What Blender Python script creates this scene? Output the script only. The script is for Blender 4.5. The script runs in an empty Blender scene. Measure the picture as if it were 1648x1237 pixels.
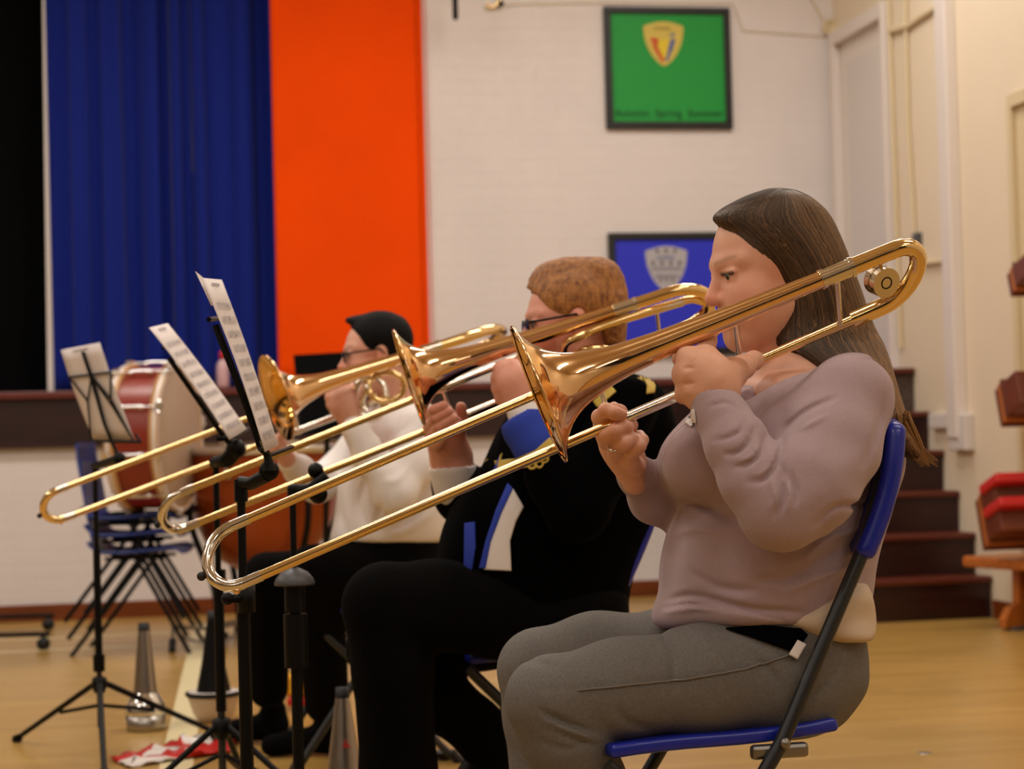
import bpy, bmesh, math, random
import numpy as np
from mathutils import Vector, Matrix
from mathutils.bvhtree import BVHTree
random.seed(7); rng = np.random.RandomState(7)
SC = bpy.context.scene
COL = SC.collection
# ------------------------------------------------------------------ camera, light, exposure
F = 3200.0; CAMZ = 0.94
YAW = math.radians(10.2); ROLL = 0.026; PITCH = math.atan(79/3200)
_h = np.array([math.sin(YAW), math.cos(YAW), 0.]); _r = np.array([math.cos(YAW), -math.sin(YAW), 0.]); _z = np.array([0, 0, 1.])
FW = _h*math.cos(PITCH)+_z*math.sin(PITCH); _u = _z*math.cos(PITCH)-_h*math.sin(PITCH)
RT = _r*math.cos(ROLL)-_u*math.sin(ROLL); UP = _u*math.cos(ROLL)+_r*math.sin(ROLL)
OR = np.array([0, 0, CAMZ])
def P(x, y, d):      # where a point of the photograph stands at depth d (metres along the view axis)
    return OR+(FW+RT*(x-824)/F-UP*(y-618.5)/F)*d
def hit(x, y, ax, v):
    r = FW+RT*(x-824)/F-UP*(y-618.5)/F
    return OR+r*((v-OR[ax])/r[ax])
cd = bpy.data.cameras.new('camera'); cam = bpy.data.objects.new('camera', cd); COL.objects.link(cam)
cd.sensor_width = 36; cd.lens = F/1648*36; cd.clip_end = 60
M3 = Matrix((RT, UP, -FW)).transposed().to_4x4(); M3.translation = OR; cam.matrix_world = M3
cd.dof.use_dof = True; cd.dof.focus_distance = 3.1; cd.dof.aperture_fstop = 5.6
SC.camera = cam
SC.view_settings.view_transform = 'Standard'; SC.view_settings.look = 'None'; SC.view_settings.gamma = 1
SC.view_settings.exposure = 0.0
SC.cycles.use_denoising = True; SC.cycles.max_bounces = 8; SC.cycles.sample_clamp_indirect = 6
w = bpy.data.worlds.new('world'); SC.world = w; w.use_nodes = True
w.node_tree.nodes['Background'].inputs[0].default_value = (1.0, .82, .62, 1); w.node_tree.nodes['Background'].inputs[1].default_value = .15
YW = 10.99; XR = 3.926; XL = -6.5; YF = -7.0; ZC = 4.7
LAMPS = []
for lx in (-4.2, -.6, 2.6):
    for ly in (-4.5, -.8, 2.6, 5.8, 8.8):
        ld = bpy.data.lights.new('ceiling_light', 'AREA'); ld.shape = 'RECTANGLE'; ld.size = 1.5; ld.size_y = .42
        ld.energy = 46 if ly > 5 else 28; ld.color = (1.0, .945, .87)
        lo = bpy.data.objects.new('ceiling_light', ld); COL.objects.link(lo); lo.location = (lx, ly, ZC-.56); LAMPS.append((lx, ly))
        lu = bpy.data.lights.new('added_uplight', 'AREA'); lu.shape = 'RECTANGLE'; lu.size = 1.5; lu.size_y = .42; lu.energy = 9; lu.color = ld.color  # added weak uplight, brightens the ceiling that the brass mirrors
        uo = bpy.data.objects.new('added_uplight', lu); COL.objects.link(uo); uo.location = (lx, ly, ZC-.42); uo.rotation_euler = (math.pi, 0, 0)
# ------------------------------------------------------------------ materials
def lin(c):
    o = []
    for v in c[:3]:
        v = v/255.; o.append(v/12.92 if v <= .04045 else ((v+.055)/1.055)**2.4)
    return (*o, 1)
def mat(name, rgb, rough=.5, metal=0, noise=0, nscale=40, bump=0, bscale=200, spec=.5, coat=0, sss=0, emit=0, attr=None, stretch=(1, 1, 1), sheen=0, rgb2=None, trans=0):
    m = bpy.data.materials.new(name); m.use_nodes = True; nt = m.node_tree; b = nt.nodes['Principled BSDF']
    b.inputs['Base Color'].default_value = lin(rgb); b.inputs['Roughness'].default_value = rough; b.inputs['Metallic'].default_value = metal
    b.inputs['Specular IOR Level'].default_value = spec; b.inputs['Coat Weight'].default_value = coat; b.inputs['Coat Roughness'].default_value = .12
    b.inputs['Subsurface Weight'].default_value = sss; b.inputs['Subsurface Scale'].default_value = .02; b.inputs['Sheen Weight'].default_value = sheen
    b.inputs['Transmission Weight'].default_value = trans
    tc = nt.nodes.new('ShaderNodeTexCoord'); mp = nt.nodes.new('ShaderNodeMapping'); nt.links.new(tc.outputs['Object'], mp.inputs['Vector']); mp.inputs['Scale'].default_value = stretch
    if noise or rgb2:
        n = nt.nodes.new('ShaderNodeTexNoise'); n.inputs['Scale'].default_value = nscale; n.inputs['Detail'].default_value = 5
        nt.links.new(mp.outputs[0], n.inputs['Vector'])
        r = nt.nodes.new('ShaderNodeValToRGB'); nt.links.new(n.outputs['Fac'], r.inputs[0])
        c = lin(rgb); e = lin(rgb2) if rgb2 else None
        r.color_ramp.elements[0].position = .3; r.color_ramp.elements[1].position = .7
        r.color_ramp.elements[0].color = e if e else tuple(x*(1-noise) for x in c[:3])+(1,)
        r.color_ramp.elements[1].color = c if e else tuple(min(1, x*(1+noise)) for x in c[:3])+(1,)
        nt.links.new(r.outputs[0], b.inputs['Base Color'])
    if attr:
        a = nt.nodes.new('ShaderNodeAttribute'); a.attribute_name = attr
        if noise:
            mx = nt.nodes.new('ShaderNodeMixRGB'); mx.blend_type = 'MULTIPLY'; mx.inputs[0].default_value = 1
            r.color_ramp.elements[0].color = (1-noise,)*3+(1,); r.color_ramp.elements[1].color = (1, 1, 1, 1)
            nt.links.new(a.outputs['Color'], mx.inputs[1]); nt.links.new(r.outputs[0], mx.inputs[2]); nt.links.new(mx.outputs[0], b.inputs['Base Color'])
        else: nt.links.new(a.outputs['Color'], b.inputs['Base Color'])
    if bump:
        n2 = nt.nodes.new('ShaderNodeTexNoise'); n2.inputs['Scale'].default_value = bscale; n2.inputs['Detail'].default_value = 4; nt.links.new(mp.outputs[0], n2.inputs['Vector'])
        bp = nt.nodes.new('ShaderNodeBump'); bp.inputs['Strength'].default_value = bump; bp.inputs['Distance'].default_value = .004
        nt.links.new(n2.outputs['Fac'], bp.inputs['Height']); nt.links.new(bp.outputs[0], b.inputs['Normal'])
    return m
def brick_mat(name, c1, mortar, axis='XZ'):
    m = mat(name, c1, .55, noise=.03, nscale=3, spec=.3); nt = m.node_tree; b = nt.nodes['Principled BSDF']
    tc = nt.nodes.new('ShaderNodeTexCoord'); sp = nt.nodes.new('ShaderNodeSeparateXYZ'); cb = nt.nodes.new('ShaderNodeCombineXYZ')
    nt.links.new(tc.outputs['Object'], sp.inputs[0]); nt.links.new(sp.outputs['X' if axis == 'XZ' else 'Y'], cb.inputs[0]); nt.links.new(sp.outputs['Z'], cb.inputs[1])
    br = nt.nodes.new('ShaderNodeTexBrick'); nt.links.new(cb.outputs[0], br.inputs['Vector'])
    br.inputs['Scale'].default_value = 1; br.inputs['Brick Width'].default_value = .225; br.inputs['Row Height'].default_value = .075
    br.inputs['Mortar Size'].default_value = .005; br.inputs['Mortar Smooth'].default_value = 1
    bp = nt.nodes.new('ShaderNodeBump'); bp.inputs['Strength'].default_value = .5; bp.inputs['Distance'].default_value = .003; bp.invert = True
    nt.links.new(br.outputs['Fac'], bp.inputs['Height']); nt.links.new(bp.outputs[0], b.inputs['Normal'])
    return m
def wood_floor_mat():
    m = mat('floor_wood', (200, 152, 84), .3, noise=0, spec=.5); nt = m.node_tree; b = nt.nodes['Principled BSDF']
    tc = nt.nodes.new('ShaderNodeTexCoord'); mp = nt.nodes.new('ShaderNodeMapping'); nt.links.new(tc.outputs['Object'], mp.inputs['Vector'])
    br = nt.nodes.new('ShaderNodeTexBrick'); br.inputs['Scale'].default_value = 1; br.inputs['Brick Width'].default_value = .45; br.inputs['Row Height'].default_value = .07
    br.inputs['Mortar Size'].default_value = .0008; br.inputs['Color1'].default_value = lin((196, 156, 84)); br.inputs['Color2'].default_value = lin((180, 140, 70)); br.inputs['Mortar'].default_value = lin((150, 105, 50))
    nt.links.new(mp.outputs[0], br.inputs['Vector'])
    n = nt.nodes.new('ShaderNodeTexNoise'); n.inputs['Scale'].default_value = 1.3; n.inputs['Detail'].default_value = 3; nt.links.new(mp.outputs[0], n.inputs['Vector'])
    mx = nt.nodes.new('ShaderNodeMixRGB'); mx.blend_type = 'MULTIPLY'; mx.inputs[0].default_value = .35
    nt.links.new(br.outputs['Color'], mx.inputs[1]); nt.links.new(n.outputs['Fac'], mx.inputs[2]); nt.links.new(mx.outputs[0], b.inputs['Base Color'])
    return m
M = dict(
 brick=brick_mat('white_painted_brick', (224, 216, 214), None), brickR=mat('cream_paint', (228, 212, 188), .6, noise=.02, nscale=2),
 white=mat('white_gloss_paint', (224, 214, 208), .4), cream=mat('cream_trim', (214, 196, 160), .5), ceil=mat('ceiling_boards', (222, 210, 192), .8),
 floor=wood_floor_mat(), skirt=mat('varnished_skirting', (112, 52, 14), .35, noise=.25, nscale=8, stretch=(.3, 3, 3)),
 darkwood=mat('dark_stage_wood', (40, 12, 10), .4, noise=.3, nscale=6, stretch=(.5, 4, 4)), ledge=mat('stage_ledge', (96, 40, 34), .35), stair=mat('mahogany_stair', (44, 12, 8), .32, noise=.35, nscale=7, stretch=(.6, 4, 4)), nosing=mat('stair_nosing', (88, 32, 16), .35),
 line=mat('court_line', (226, 212, 168), .35), black=mat('black_cloth', (5, 5, 6), .95, spec=.1), orange=mat('orange_cloth', (244, 76, 0), .85, noise=.05, nscale=2, spec=.1, bump=.2, bscale=900),
 blue=mat('blue_curtain_cloth', (8, 30, 122), .75, spec=.15, sheen=.1), brass=mat('lacquered_brass', (242, 210, 150), .1, 1), rose=mat('gold_brass', (240, 200, 152), .06, 1),
 brassin=mat('brass_inside', (240, 184, 96), .1, 1), nickel=mat('nickel_silver', (226, 218, 205), .1, 1), chrome=mat('chrome', (228, 228, 228), .12, 1), steel=mat('dull_steel', (140, 136, 130), .35, 1),
 dark=mat('black_painted_metal', (5, 5, 6), .45, spec=.18), rubber=mat('black_rubber', (8, 8, 9), .6), paper=mat('music_paper', (226, 216, 212), .7), ink=mat('printed_ink', (178, 170, 172), .8),
 cblue=mat('blue_plastic', (24, 38, 152), .28), cblue2=mat('faded_blue_plastic', (40, 64, 150), .4), tubeg=mat('grey_tube', (44, 46, 48), .32, .3),
 skin=mat('skin', (214, 160, 130), .48, attr='Col', noise=.06, nscale=60, sss=.08, bump=.08, bscale=500, spec=.4), eye=mat('eye_white', (176, 160, 150), .25), iris=mat('iris', (52, 64, 52), .15), lens=mat('spectacle_glass', (190, 195, 200), .03, trans=.95),
 sweater=mat('mauve_knit', (170, 146, 150), .92, noise=.04, nscale=300, bump=.25, bscale=700, spec=.15, sheen=.25), jeans=mat('grey_denim', (112, 108, 104), .85, noise=.12, nscale=240, bump=.3, bscale=900, spec=.15),
 suit=mat('black_wool', (3, 3, 4), .95, spec=.04), trouser=mat('dark_trousers', (9, 8, 8), .92, spec=.06), shirt=mat('white_shirt', (238, 232, 230), .85, spec=.2), tan=mat('cream_undershirt', (206, 184, 160), .9), gold=mat('gold_braid', (206, 178, 80), .6), bandblue=mat('royal_blue_felt', (36, 62, 172), .85),
 hairw=mat('brown_hair', (62, 40, 26), .5, attr='Col', spec=.3), hairb=mat('brown_hair_mass', (54, 35, 21), .65, spec=.2), ginger=mat('ginger_hair', (186, 124, 60), .6, rgb2=(116, 66, 26), nscale=90, bump=.8, bscale=300, stretch=(1, 1, .5)), blackhair=mat('black_hair', (5, 4, 4), .7, bump=.6, bscale=260, spec=.15),
 drum=mat('red_drum_shell', (132, 44, 28), .3, noise=.1, nscale=10), hoop=mat('maple_hoop', (196, 150, 96), .35), head=mat('drum_head', (176, 152, 132), .6), copper=mat('copper_bowl', (150, 64, 14), .3, .3, noise=.1, nscale=4),
 navy_cloth=mat('added_curtain_cloth', (16, 20, 44), .9), green=mat('green_panel', (0, 148, 52), .6), pblue=mat('blue_panel', (32, 44, 204), .6), frame=mat('black_frame', (14, 14, 12), .5), crest=mat('crest_yellow', (206, 184, 84), .6), crestg=mat('crest_bright_yellow', (222, 196, 30), .6), cred=mat('crest_red', (206, 74, 30), .6), cblu=mat('crest_blue', (52, 84, 160), .6), cgrey=mat('crest_silver', (176, 172, 178), .6), dgreen=mat('dark_green_ink', (8, 74, 36), .7), olive=mat('olive_ink', (120, 112, 40), .7), navy=mat('navy_ink', (34, 66, 124), .7), taupe=mat('taupe_ink', (96, 88, 84), .7),
 red=mat('red_plastic', (196, 30, 32), .35), bag=mat('red_bag_plastic', (200, 36, 28), .3), bagw=mat('white_bag_print', (232, 222, 216), .35), pinkb=mat('pale_bottle', (206, 170, 176), .25), yellow=mat('yellow_plastic', (224, 160, 20), .4),
 alum=mat('brushed_aluminium', (170, 164, 158), .3, 1, bump=.15, bscale=120, stretch=(1, 1, .05)), oak=mat('orange_oak', (176, 98, 34), .35, noise=.15, nscale=9, stretch=(1, 4, 4)), oakd=mat('brown_oak', (104, 42, 14), .35, noise=.2, nscale=9, stretch=(1, 4, 4)), grey=mat('grey_plastic', (74, 74, 78), .45), doorw=mat('door_white', (216, 208, 204), .45))
# ------------------------------------------------------------------ object helpers
ORG = {}
def link(name, me, mats, parent, org, smooth=True):
    for m in (mats if isinstance(mats, (list, tuple)) else [mats]): me.materials.append(M[m] if isinstance(m, str) else m)
    o = bpy.data.objects.new(name, me); COL.objects.link(o)
    if parent is not None: o.parent = parent; ORG[o] = ORG[parent]
    else: ORG[o] = np.array(org, float); o.location = org
    return o
def tag(o, label=None, cat=None, group=None, kind=None):
    if label: o['label'] = label
    if cat: o['category'] = cat
    if group: o['group'] = group
    if kind: o['kind'] = kind
    return o
def thing(name, loc, label, cat, group=None):
    o = bpy.data.objects.new(name, None); COL.objects.link(o); o.location = loc; o.empty_display_size = .1
    ORG[o] = np.array(loc, float); return tag(o, label, cat, group)
def dup(root, off, label=None, rz=0):
    r = root.copy(); COL.objects.link(r); r.location = Vector(root.location)+Vector(off); r.rotation_euler = (0, 0, rz)
    if label: r['label'] = label
    for ch in list(root.children):
        c = ch.copy(); COL.objects.link(c); c.parent = r
        for g in ch.children:
            d = g.copy(); COL.objects.link(d); d.parent = c
    return r
def frame_for(d):
    d = d/np.linalg.norm(d); a = np.array([0, 0, 1.]) if abs(d[2]) < .9 else np.array([1., 0, 0])
    x = np.cross(a, d); x /= np.linalg.norm(x); return x, np.cross(d, x), d
def smooth_path(pts, n=6):
    p = [np.array(q, float) for q in pts]
    if len(p) < 3: return p
    p = [2*p[0]-p[1]]+p+[2*p[-1]-p[-2]]; out = []
    for i in range(1, len(p)-2):
        for k in range(n):
            t = k/n; a, b, c, d = p[i-1:i+3]
            out.append(.5*((2*b)+(c-a)*t+(2*a-5*b+4*c-d)*t*t+(-a+3*b-3*c+d)*t**3))
    out.append(p[-2]); return out
class MB:
    def __init__(s): s.V = []; s.F = []; s.m = []; s.sm = []; s.mi = 0
    def add(s, V, Fc, smooth=False):
        b = len(s.V); s.V += [tuple(v) for v in V]; s.F += [tuple(i+b for i in f) for f in Fc]; s.m += [s.mi]*len(Fc); s.sm += [smooth]*len(Fc); return s
    def box(s, c, sz, ax=None, bev=0):
        c = np.array(c, float); ax = np.eye(3) if ax is None else np.array(ax, float)
        hx, hy, hz = [v/2 for v in sz]; V = [c+ax[0]*(i*hx)+ax[1]*(j*hy)+ax[2]*(k*hz) for k in (-1, 1) for j in (-1, 1) for i in (-1, 1)]
        Fc = [(0, 2, 3, 1), (4, 5, 7, 6), (0, 1, 5, 4), (2, 6, 7, 3), (0, 4, 6, 2), (1, 3, 7, 5)]
        if bev:
            bm = bmesh.new(); vs = [bm.verts.new(v) for v in V]
            for f in Fc: bm.faces.new([vs[i] for i in f])
            bmesh.ops.bevel(bm, geom=bm.edges[:], offset=min(bev, min(sz)*.45), segments=2, affect='EDGES', profile=.5)
            bm.verts.index_update(); V = [tuple(v.co) for v in bm.verts]; Fc = [tuple(v.index for v in f.verts) for f in bm.faces]; bm.free()
        return s.add(V, Fc)
    def bb(s, lo, hi, bev=0):
        return s.box([(a+b)/2 for a, b in zip(lo, hi)], [abs(b-a) for a, b in zip(lo, hi)], bev=bev)
    def tube(s, pts, r, n=12, sm=0, cap=True, flat=1, fdir=None):
        pts = [np.array(p, float) for p in pts]
        rs = list(r) if isinstance(r, (list, tuple, np.ndarray)) else [r]*len(pts)
        if sm:
            q = smooth_path(pts, sm); rs = list(np.interp(np.linspace(0, len(pts)-1, len(q)), range(len(pts)), rs)); pts = q
        V = []; Fc = []; up = None
        for i, p in enumerate(pts):
            d = pts[min(i+1, len(pts)-1)]-pts[max(i-1, 0)]; d = d/(np.linalg.norm(d)+1e-12)
            if up is None: up = frame_for(d)[0] if fdir is None else np.array(fdir, float)
            x = up-d*(up@d); x /= np.linalg.norm(x)+1e-12; up = x; y = np.cross(d, x)
            for k in range(n):
                a = 2*math.pi*k/n; V.append(p+(x*math.cos(a)+y*math.sin(a)*flat)*rs[i])
        for i in range(len(pts)-1):
            for k in range(n): Fc.append((i*n+k, i*n+(k+1) % n, (i+1)*n+(k+1) % n, (i+1)*n+k))
        s.add(V, Fc, True)
        if cap: s.add([V[k] for k in range(n)], [tuple(range(n))[::-1]]); s.add(V[-n:], [tuple(range(n))])
        return s
    def lathe(s, o, d, prof, n=48, close=False):      # prof: list of (along, radius)
        o = np.array(o, float); x, y, d = frame_for(np.array(d, float)); V = []; Fc = []
        for (a, r) in prof:
            for k in range(n):
                t = 2*math.pi*k/n; V.append(o+d*a+(x*math.cos(t)+y*math.sin(t))*r)
        m = len(prof)
        for i in range(m-1):
            for k in range(n): Fc.append((i*n+k, i*n+(k+1) % n, (i+1)*n+(k+1) % n, (i+1)*n+k))
        return s.add(V, Fc, True)
    def ball(s, c, r, ax=None, n=16, sc=(1, 1, 1)):
        c = np.array(c, float); ax = np.eye(3) if ax is None else np.array(ax); V = []; Fc = []; m = n//2
        for i in range(m+1):
            ph = math.pi*i/m
            for k in range(n):
                t = 2*math.pi*k/n; q = (math.sin(ph)*math.cos(t)*sc[0], math.sin(ph)*math.sin(t)*sc[1], math.cos(ph)*sc[2])
                V.append(c+r*(ax[0]*q[0]+ax[1]*q[1]+ax[2]*q[2]))
        for i in range(m):
            for k in range(n): Fc.append((i*n+k, (i+1)*n+k, (i+1)*n+(k+1) % n, i*n+(k+1) % n))
        return s.add(V, Fc, True)
    def poly(s, pts, n=None, th=0):       # flat polygon, given thickness th along n
        pts = [np.array(p, float) for p in pts]; k = len(pts)
        if not th: return s.add(pts, [tuple(range(k))])
        n = np.array(n, float); n /= np.linalg.norm(n); q = [p+n*th for p in pts]
        return s.add(pts+q, [tuple(range(k))[::-1], tuple(range(k, 2*k))]+[(i, (i+1) % k, k+(i+1) % k, k+i) for i in range(k)])
    def grid(s, G, smooth=True):           # G[i][j] points
        a, b = len(G), len(G[0]); return s.add([p for r in G for p in r], [(i*b+j, i*b+j+1, (i+1)*b+j+1, (i+1)*b+j) for i in range(a-1) for j in range(b-1)], smooth)
    def build(s, name, mats, parent=None, org=None):
        V = np.array(s.V, float)
        if parent is None and org is None: org = (V[:, 0].mean(), V[:, 1].mean(), V[:, 2].min())
        o0 = ORG[parent] if parent is not None else np.array(org, float)
        me = bpy.data.meshes.new(name); me.from_pydata((V-o0).tolist(), [], s.F); me.update()
        me.polygons.foreach_set('material_index', s.m); me.polygons.foreach_set('use_smooth', s.sm)
        return link(name, me, mats, parent, org)
def struct(name, mb, m): return tag(mb.build(name, m), kind='structure')
# ------------------------------------------------------------------ implicit-surface kit for bodies, clothes, hair
def smin(a, b, k):
    if k <= 0: return np.minimum(a, b)
    h = np.maximum(k-np.abs(a-b), 0)/k; return np.minimum(a, b)-h*h*k*.25
class Vol:
    def __init__(s, k=.02): s.pr = []; s.k = k; s.post = []
    def _a(s, fn, lo, hi, k, mode): s.pr.append((fn, np.array(lo), np.array(hi), s.k if k is None else k, mode)); return s
    def cone(s, a, b, ra, rb, k=None, mode='+', sq=None):
        a = np.array(a, float); b = np.array(b, float); ab = b-a; L2 = max(ab@ab, 1e-12)
        def fn(X, Y, Z):
            x, y, z = X-a[0], Y-a[1], Z-a[2]
            if sq is not None:
                n, f = np.array(sq[0])/np.linalg.norm(sq[0]), sq[1]; t0 = np.clip((x*ab[0]+y*ab[1]+z*ab[2])/L2, 0, 1)
                px, py, pz = x-t0*ab[0], y-t0*ab[1], z-t0*ab[2]; dn = px*n[0]+py*n[1]+pz*n[2]; e = dn*(1/f-1)
                return np.sqrt((px+n[0]*e)**2+(py+n[1]*e)**2+(pz+n[2]*e)**2)*min(1, (1+f)/2)-(ra+(rb-ra)*t0)*min(1, (1+f)/2)
            t = np.clip((x*ab[0]+y*ab[1]+z*ab[2])/L2, 0, 1)
            return np.sqrt((x-t*ab[0])**2+(y-t*ab[1])**2+(z-t*ab[2])**2)-(ra+(rb-ra)*t)
        m = max(ra, rb); return s._a(fn, np.minimum(a, b)-m, np.maximum(a, b)+m, k, mode)
    def chain(s, pts, k=None, mode='+', sq=None, sm=0):   # pts: (point, radius) ; all joined
        p = [q[0] for q in pts]; r = [q[1] for q in pts]
        if sm: q = smooth_path(p, sm); r = np.interp(np.linspace(0, len(p)-1, len(q)), range(len(p)), r); p = q
        for i in range(len(p)-1): s.cone(p[i], p[i+1], r[i], r[i+1], k if i == 0 or k is None else min(k, .006) if sm else k, mode, sq)
        return s
    def px(s, pts, k=None, mode='+', sm=0, sq=None):      # pts: (x, y, depth, radius in photo px)
        return s.chain([(P(x, y, d), r*d/F) for x, y, d, r in pts], k, mode, sq, sm)
    def ell(s, c, r, ax=None, k=None, mode='+'):
        c = np.array(c, float); ax = np.eye(3) if ax is None else np.array(ax, float)
        def fn(X, Y, Z):
            x, y, z = X-c[0], Y-c[1], Z-c[2]; q = [x*a[0]+y*a[1]+z*a[2] for a in ax]
            k0 = np.sqrt(sum((v/t)**2 for v, t in zip(q, r))); k1 = np.sqrt(sum((v/t**2)**2 for v, t in zip(q, r)))+1e-9
            return k0*(k0-1)/k1
        e = np.sqrt(sum((ax[i]*r[i])**2 for i in range(3))); return s._a(fn, c-e, c+e, k, mode)
    def loft(s, rows, phi=0, n=2.2, k=None, mode='+', cap=.03, sub=6):   # rows: (y, x_front, x_back, centre depth, half depth) measured on the photograph
        R = np.array(smooth_path([np.array(r, float) for r in rows], sub)); y0, y1 = R[0, 0], R[-1, 0]; cp, sp = math.cos(phi), math.sin(phi)
        C = np.array([P(x, r[0], r[3]+e*r[4]) for r in R for x in (r[1], r[2]) for e in (-1.05, 1.05)])
        def fn(X, Y, Z):
            q = (X-OR[0], Y-OR[1], Z-OR[2]); d = q[0]*FW[0]+q[1]*FW[1]+q[2]*FW[2]; d = np.maximum(d, .3)
            px = (q[0]*RT[0]+q[1]*RT[1]+q[2]*RT[2])/d*F+824; py = 618.5-(q[0]*UP[0]+q[1]*UP[1]+q[2]*UP[2])/d*F
            xf, xb, dc, b = [np.interp(py, R[:, 0], R[:, j]) for j in (1, 2, 3, 4)]
            u = (px-(xf+xb)/2)*d/F; v = d-dc; hw = (xb-xf)/2*dc/F; a = np.sqrt(np.maximum(hw**2-(b*sp)**2, (hw*.3)**2))/cp
            p, q2 = np.abs(u*cp+v*sp)/a, np.abs(-u*sp+v*cp)/b
            k0 = (p**n+q2**n)**(1/n); dd = (k0-1)*np.minimum(a, b)*np.where(k0 < 1, 1, .9)
            return np.maximum(dd, np.maximum((y0-py)*d/F, (py-y1)*d/F)) if cap == 0 else -smin(-dd, -np.maximum((y0-py)*d/F, (py-y1)*d/F), cap)
        return s._a(fn, C.min(0), C.max(0), k, mode)
    def crease(s, pts, wpx, amp, dmax):    # groove (amp>0) or ridge (amp<0) pressed into the near face along a line
        pts = smooth_path([np.array(p, float) for p in pts], 5); s.post.append((pts, wpx, amp, dmax)); return s
    def mesh(s, name, h, mats, parent=None, org=None, clip=None, fold=None):
        A = [p for p in s.pr if p[4] == '+']; lo = np.min([p[1] for p in A], 0)-.03; hi = np.max([p[2] for p in A], 0)+.03
        ax = [np.arange(lo[i], hi[i]+h, h, dtype=np.float64) for i in range(3)]; D = np.full([len(a) for a in ax], .1)
        for fn, a, b, k, mode in s.pr:
            pad = .02+k; sl = []
            for i in range(3):
                i0 = max(0, int((a[i]-pad-lo[i])/h)); i1 = min(len(ax[i]), int((b[i]+pad-lo[i])/h)+2); sl.append(slice(i0, i1))
            if any(q.stop <= q.start for q in sl): continue
            sl = tuple(sl); d = fn(ax[0][sl[0]][:, None, None], ax[1][sl[1]][None, :, None], ax[2][sl[2]][None, None, :])
            D[sl] = smin(D[sl], d, k) if mode == '+' else -smin(-D[sl], d, k)
        if s.post or fold or clip:
            X, Y, Z = ax[0][:, None, None], ax[1][None, :, None], ax[2][None, None, :]
            band = np.argwhere(np.abs(D) < .03); Q = np.stack([ax[i][band[:, i]] for i in range(3)], 1)-OR
            d = Q@FW; px = (Q@RT)/d*F+824; py = 618.5-(Q@UP)/d*F; add = np.zeros(len(d))
            for pts, wp, amp, dm in s.post:
                pp = np.array(pts); x0, y0 = pp.min(0)[:2]-wp*3; x1, y1 = pp.max(0)[:2]+wp*3
                m = (px > x0) & (px < x1) & (py > y0) & (py < y1) & (d < dm)
                if not m.any(): continue
                qx, qy = px[m], py[m]; best = np.full(len(qx), 1e9); tt = np.zeros(len(qx)); N = len(pts)-1
                for i in range(N):
                    ax_, ay_ = pts[i][:2]; bx, by = pts[i+1][:2]; L = (bx-ax_)**2+(by-ay_)**2+1e-9
                    t = np.clip(((qx-ax_)*(bx-ax_)+(qy-ay_)*(by-ay_))/L, 0, 1); e = np.hypot(qx-ax_-t*(bx-ax_), qy-ay_-t*(by-ay_))
                    g = e < best; best = np.where(g, e, best); tt = np.where(g, (i+t)/N, tt)
                add[m] += amp*np.exp(-(best/wp)**2)*np.sin(np.pi*np.clip(tt*.94+.03, 0, 1))**.6
            if fold: add += fold(px, py, d)
            D[band[:, 0], band[:, 1], band[:, 2]] += add
            if clip: D = np.maximum(D, clip(X, Y, Z))
        S = D < 0; c = S[:-1, :-1, :-1].astype(np.int8)
        tot = np.zeros(c.shape, np.int8)
        for i in (0, 1):
            for j in (0, 1):
                for k in (0, 1): tot += S[i:S.shape[0]-1+i, j:S.shape[1]-1+j, k:S.shape[2]-1+k]
        cells = np.argwhere((tot > 0) & (tot < 8)); idx = np.full(tot.shape, -1, np.int64); idx[cells[:, 0], cells[:, 1], cells[:, 2]] = np.arange(len(cells))
        acc = np.zeros((len(cells), 3)); cnt = np.zeros(len(cells))
        cor = [(i, j, k) for i in (0, 1) for j in (0, 1) for k in (0, 1)]; val = {q: D[cells[:, 0]+q[0], cells[:, 1]+q[1], cells[:, 2]+q[2]] for q in cor}
        for q in cor:
            for a in range(3):
                if q[a] == 0:
                    e = list(q); e[a] = 1; v0, v1 = val[q], val[tuple(e)]; m = (v0 < 0) != (v1 < 0); t = np.where(m, v0/np.where(m, v0-v1, 1), 0)
                    p = np.tile(np.array(q, float), (len(cells), 1)); p[:, a] = t; acc[m] += p[m]; cnt[m] += 1
        Vt = lo+(cells+acc/cnt[:, None])*h
        quads = []
        for a in range(3):
            b, c2 = (a+1) % 3, (a+2) % 3; n = list(S.shape); sl0 = [slice(None)]*3; sl1 = [slice(None)]*3; sl0[a] = slice(0, -1); sl1[a] = slice(1, None)
            A0, A1 = S[tuple(sl0)], S[tuple(sl1)]; E = np.argwhere(A0 != A1); E = E[(E[:, b] > 0) & (E[:, c2] > 0) & (E[:, b] < n[b]-1) & (E[:, c2] < n[c2]-1)]
            if not len(E): continue
            fl = A0[E[:, 0], E[:, 1], E[:, 2]]; o = []
            for db, dc in ((0, 0), (-1, 0), (-1, -1), (0, -1)):
                q = E.copy(); q[:, b] += db; q[:, c2] += dc; o.append(idx[q[:, 0], q[:, 1], q[:, 2]])
            Q = np.stack(o, 1); Q[~fl] = Q[~fl][:, ::-1]; quads.append(Q)
        Q = np.concatenate(quads); Q = Q[(Q >= 0).all(1)]
        return Vt, Q
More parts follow.
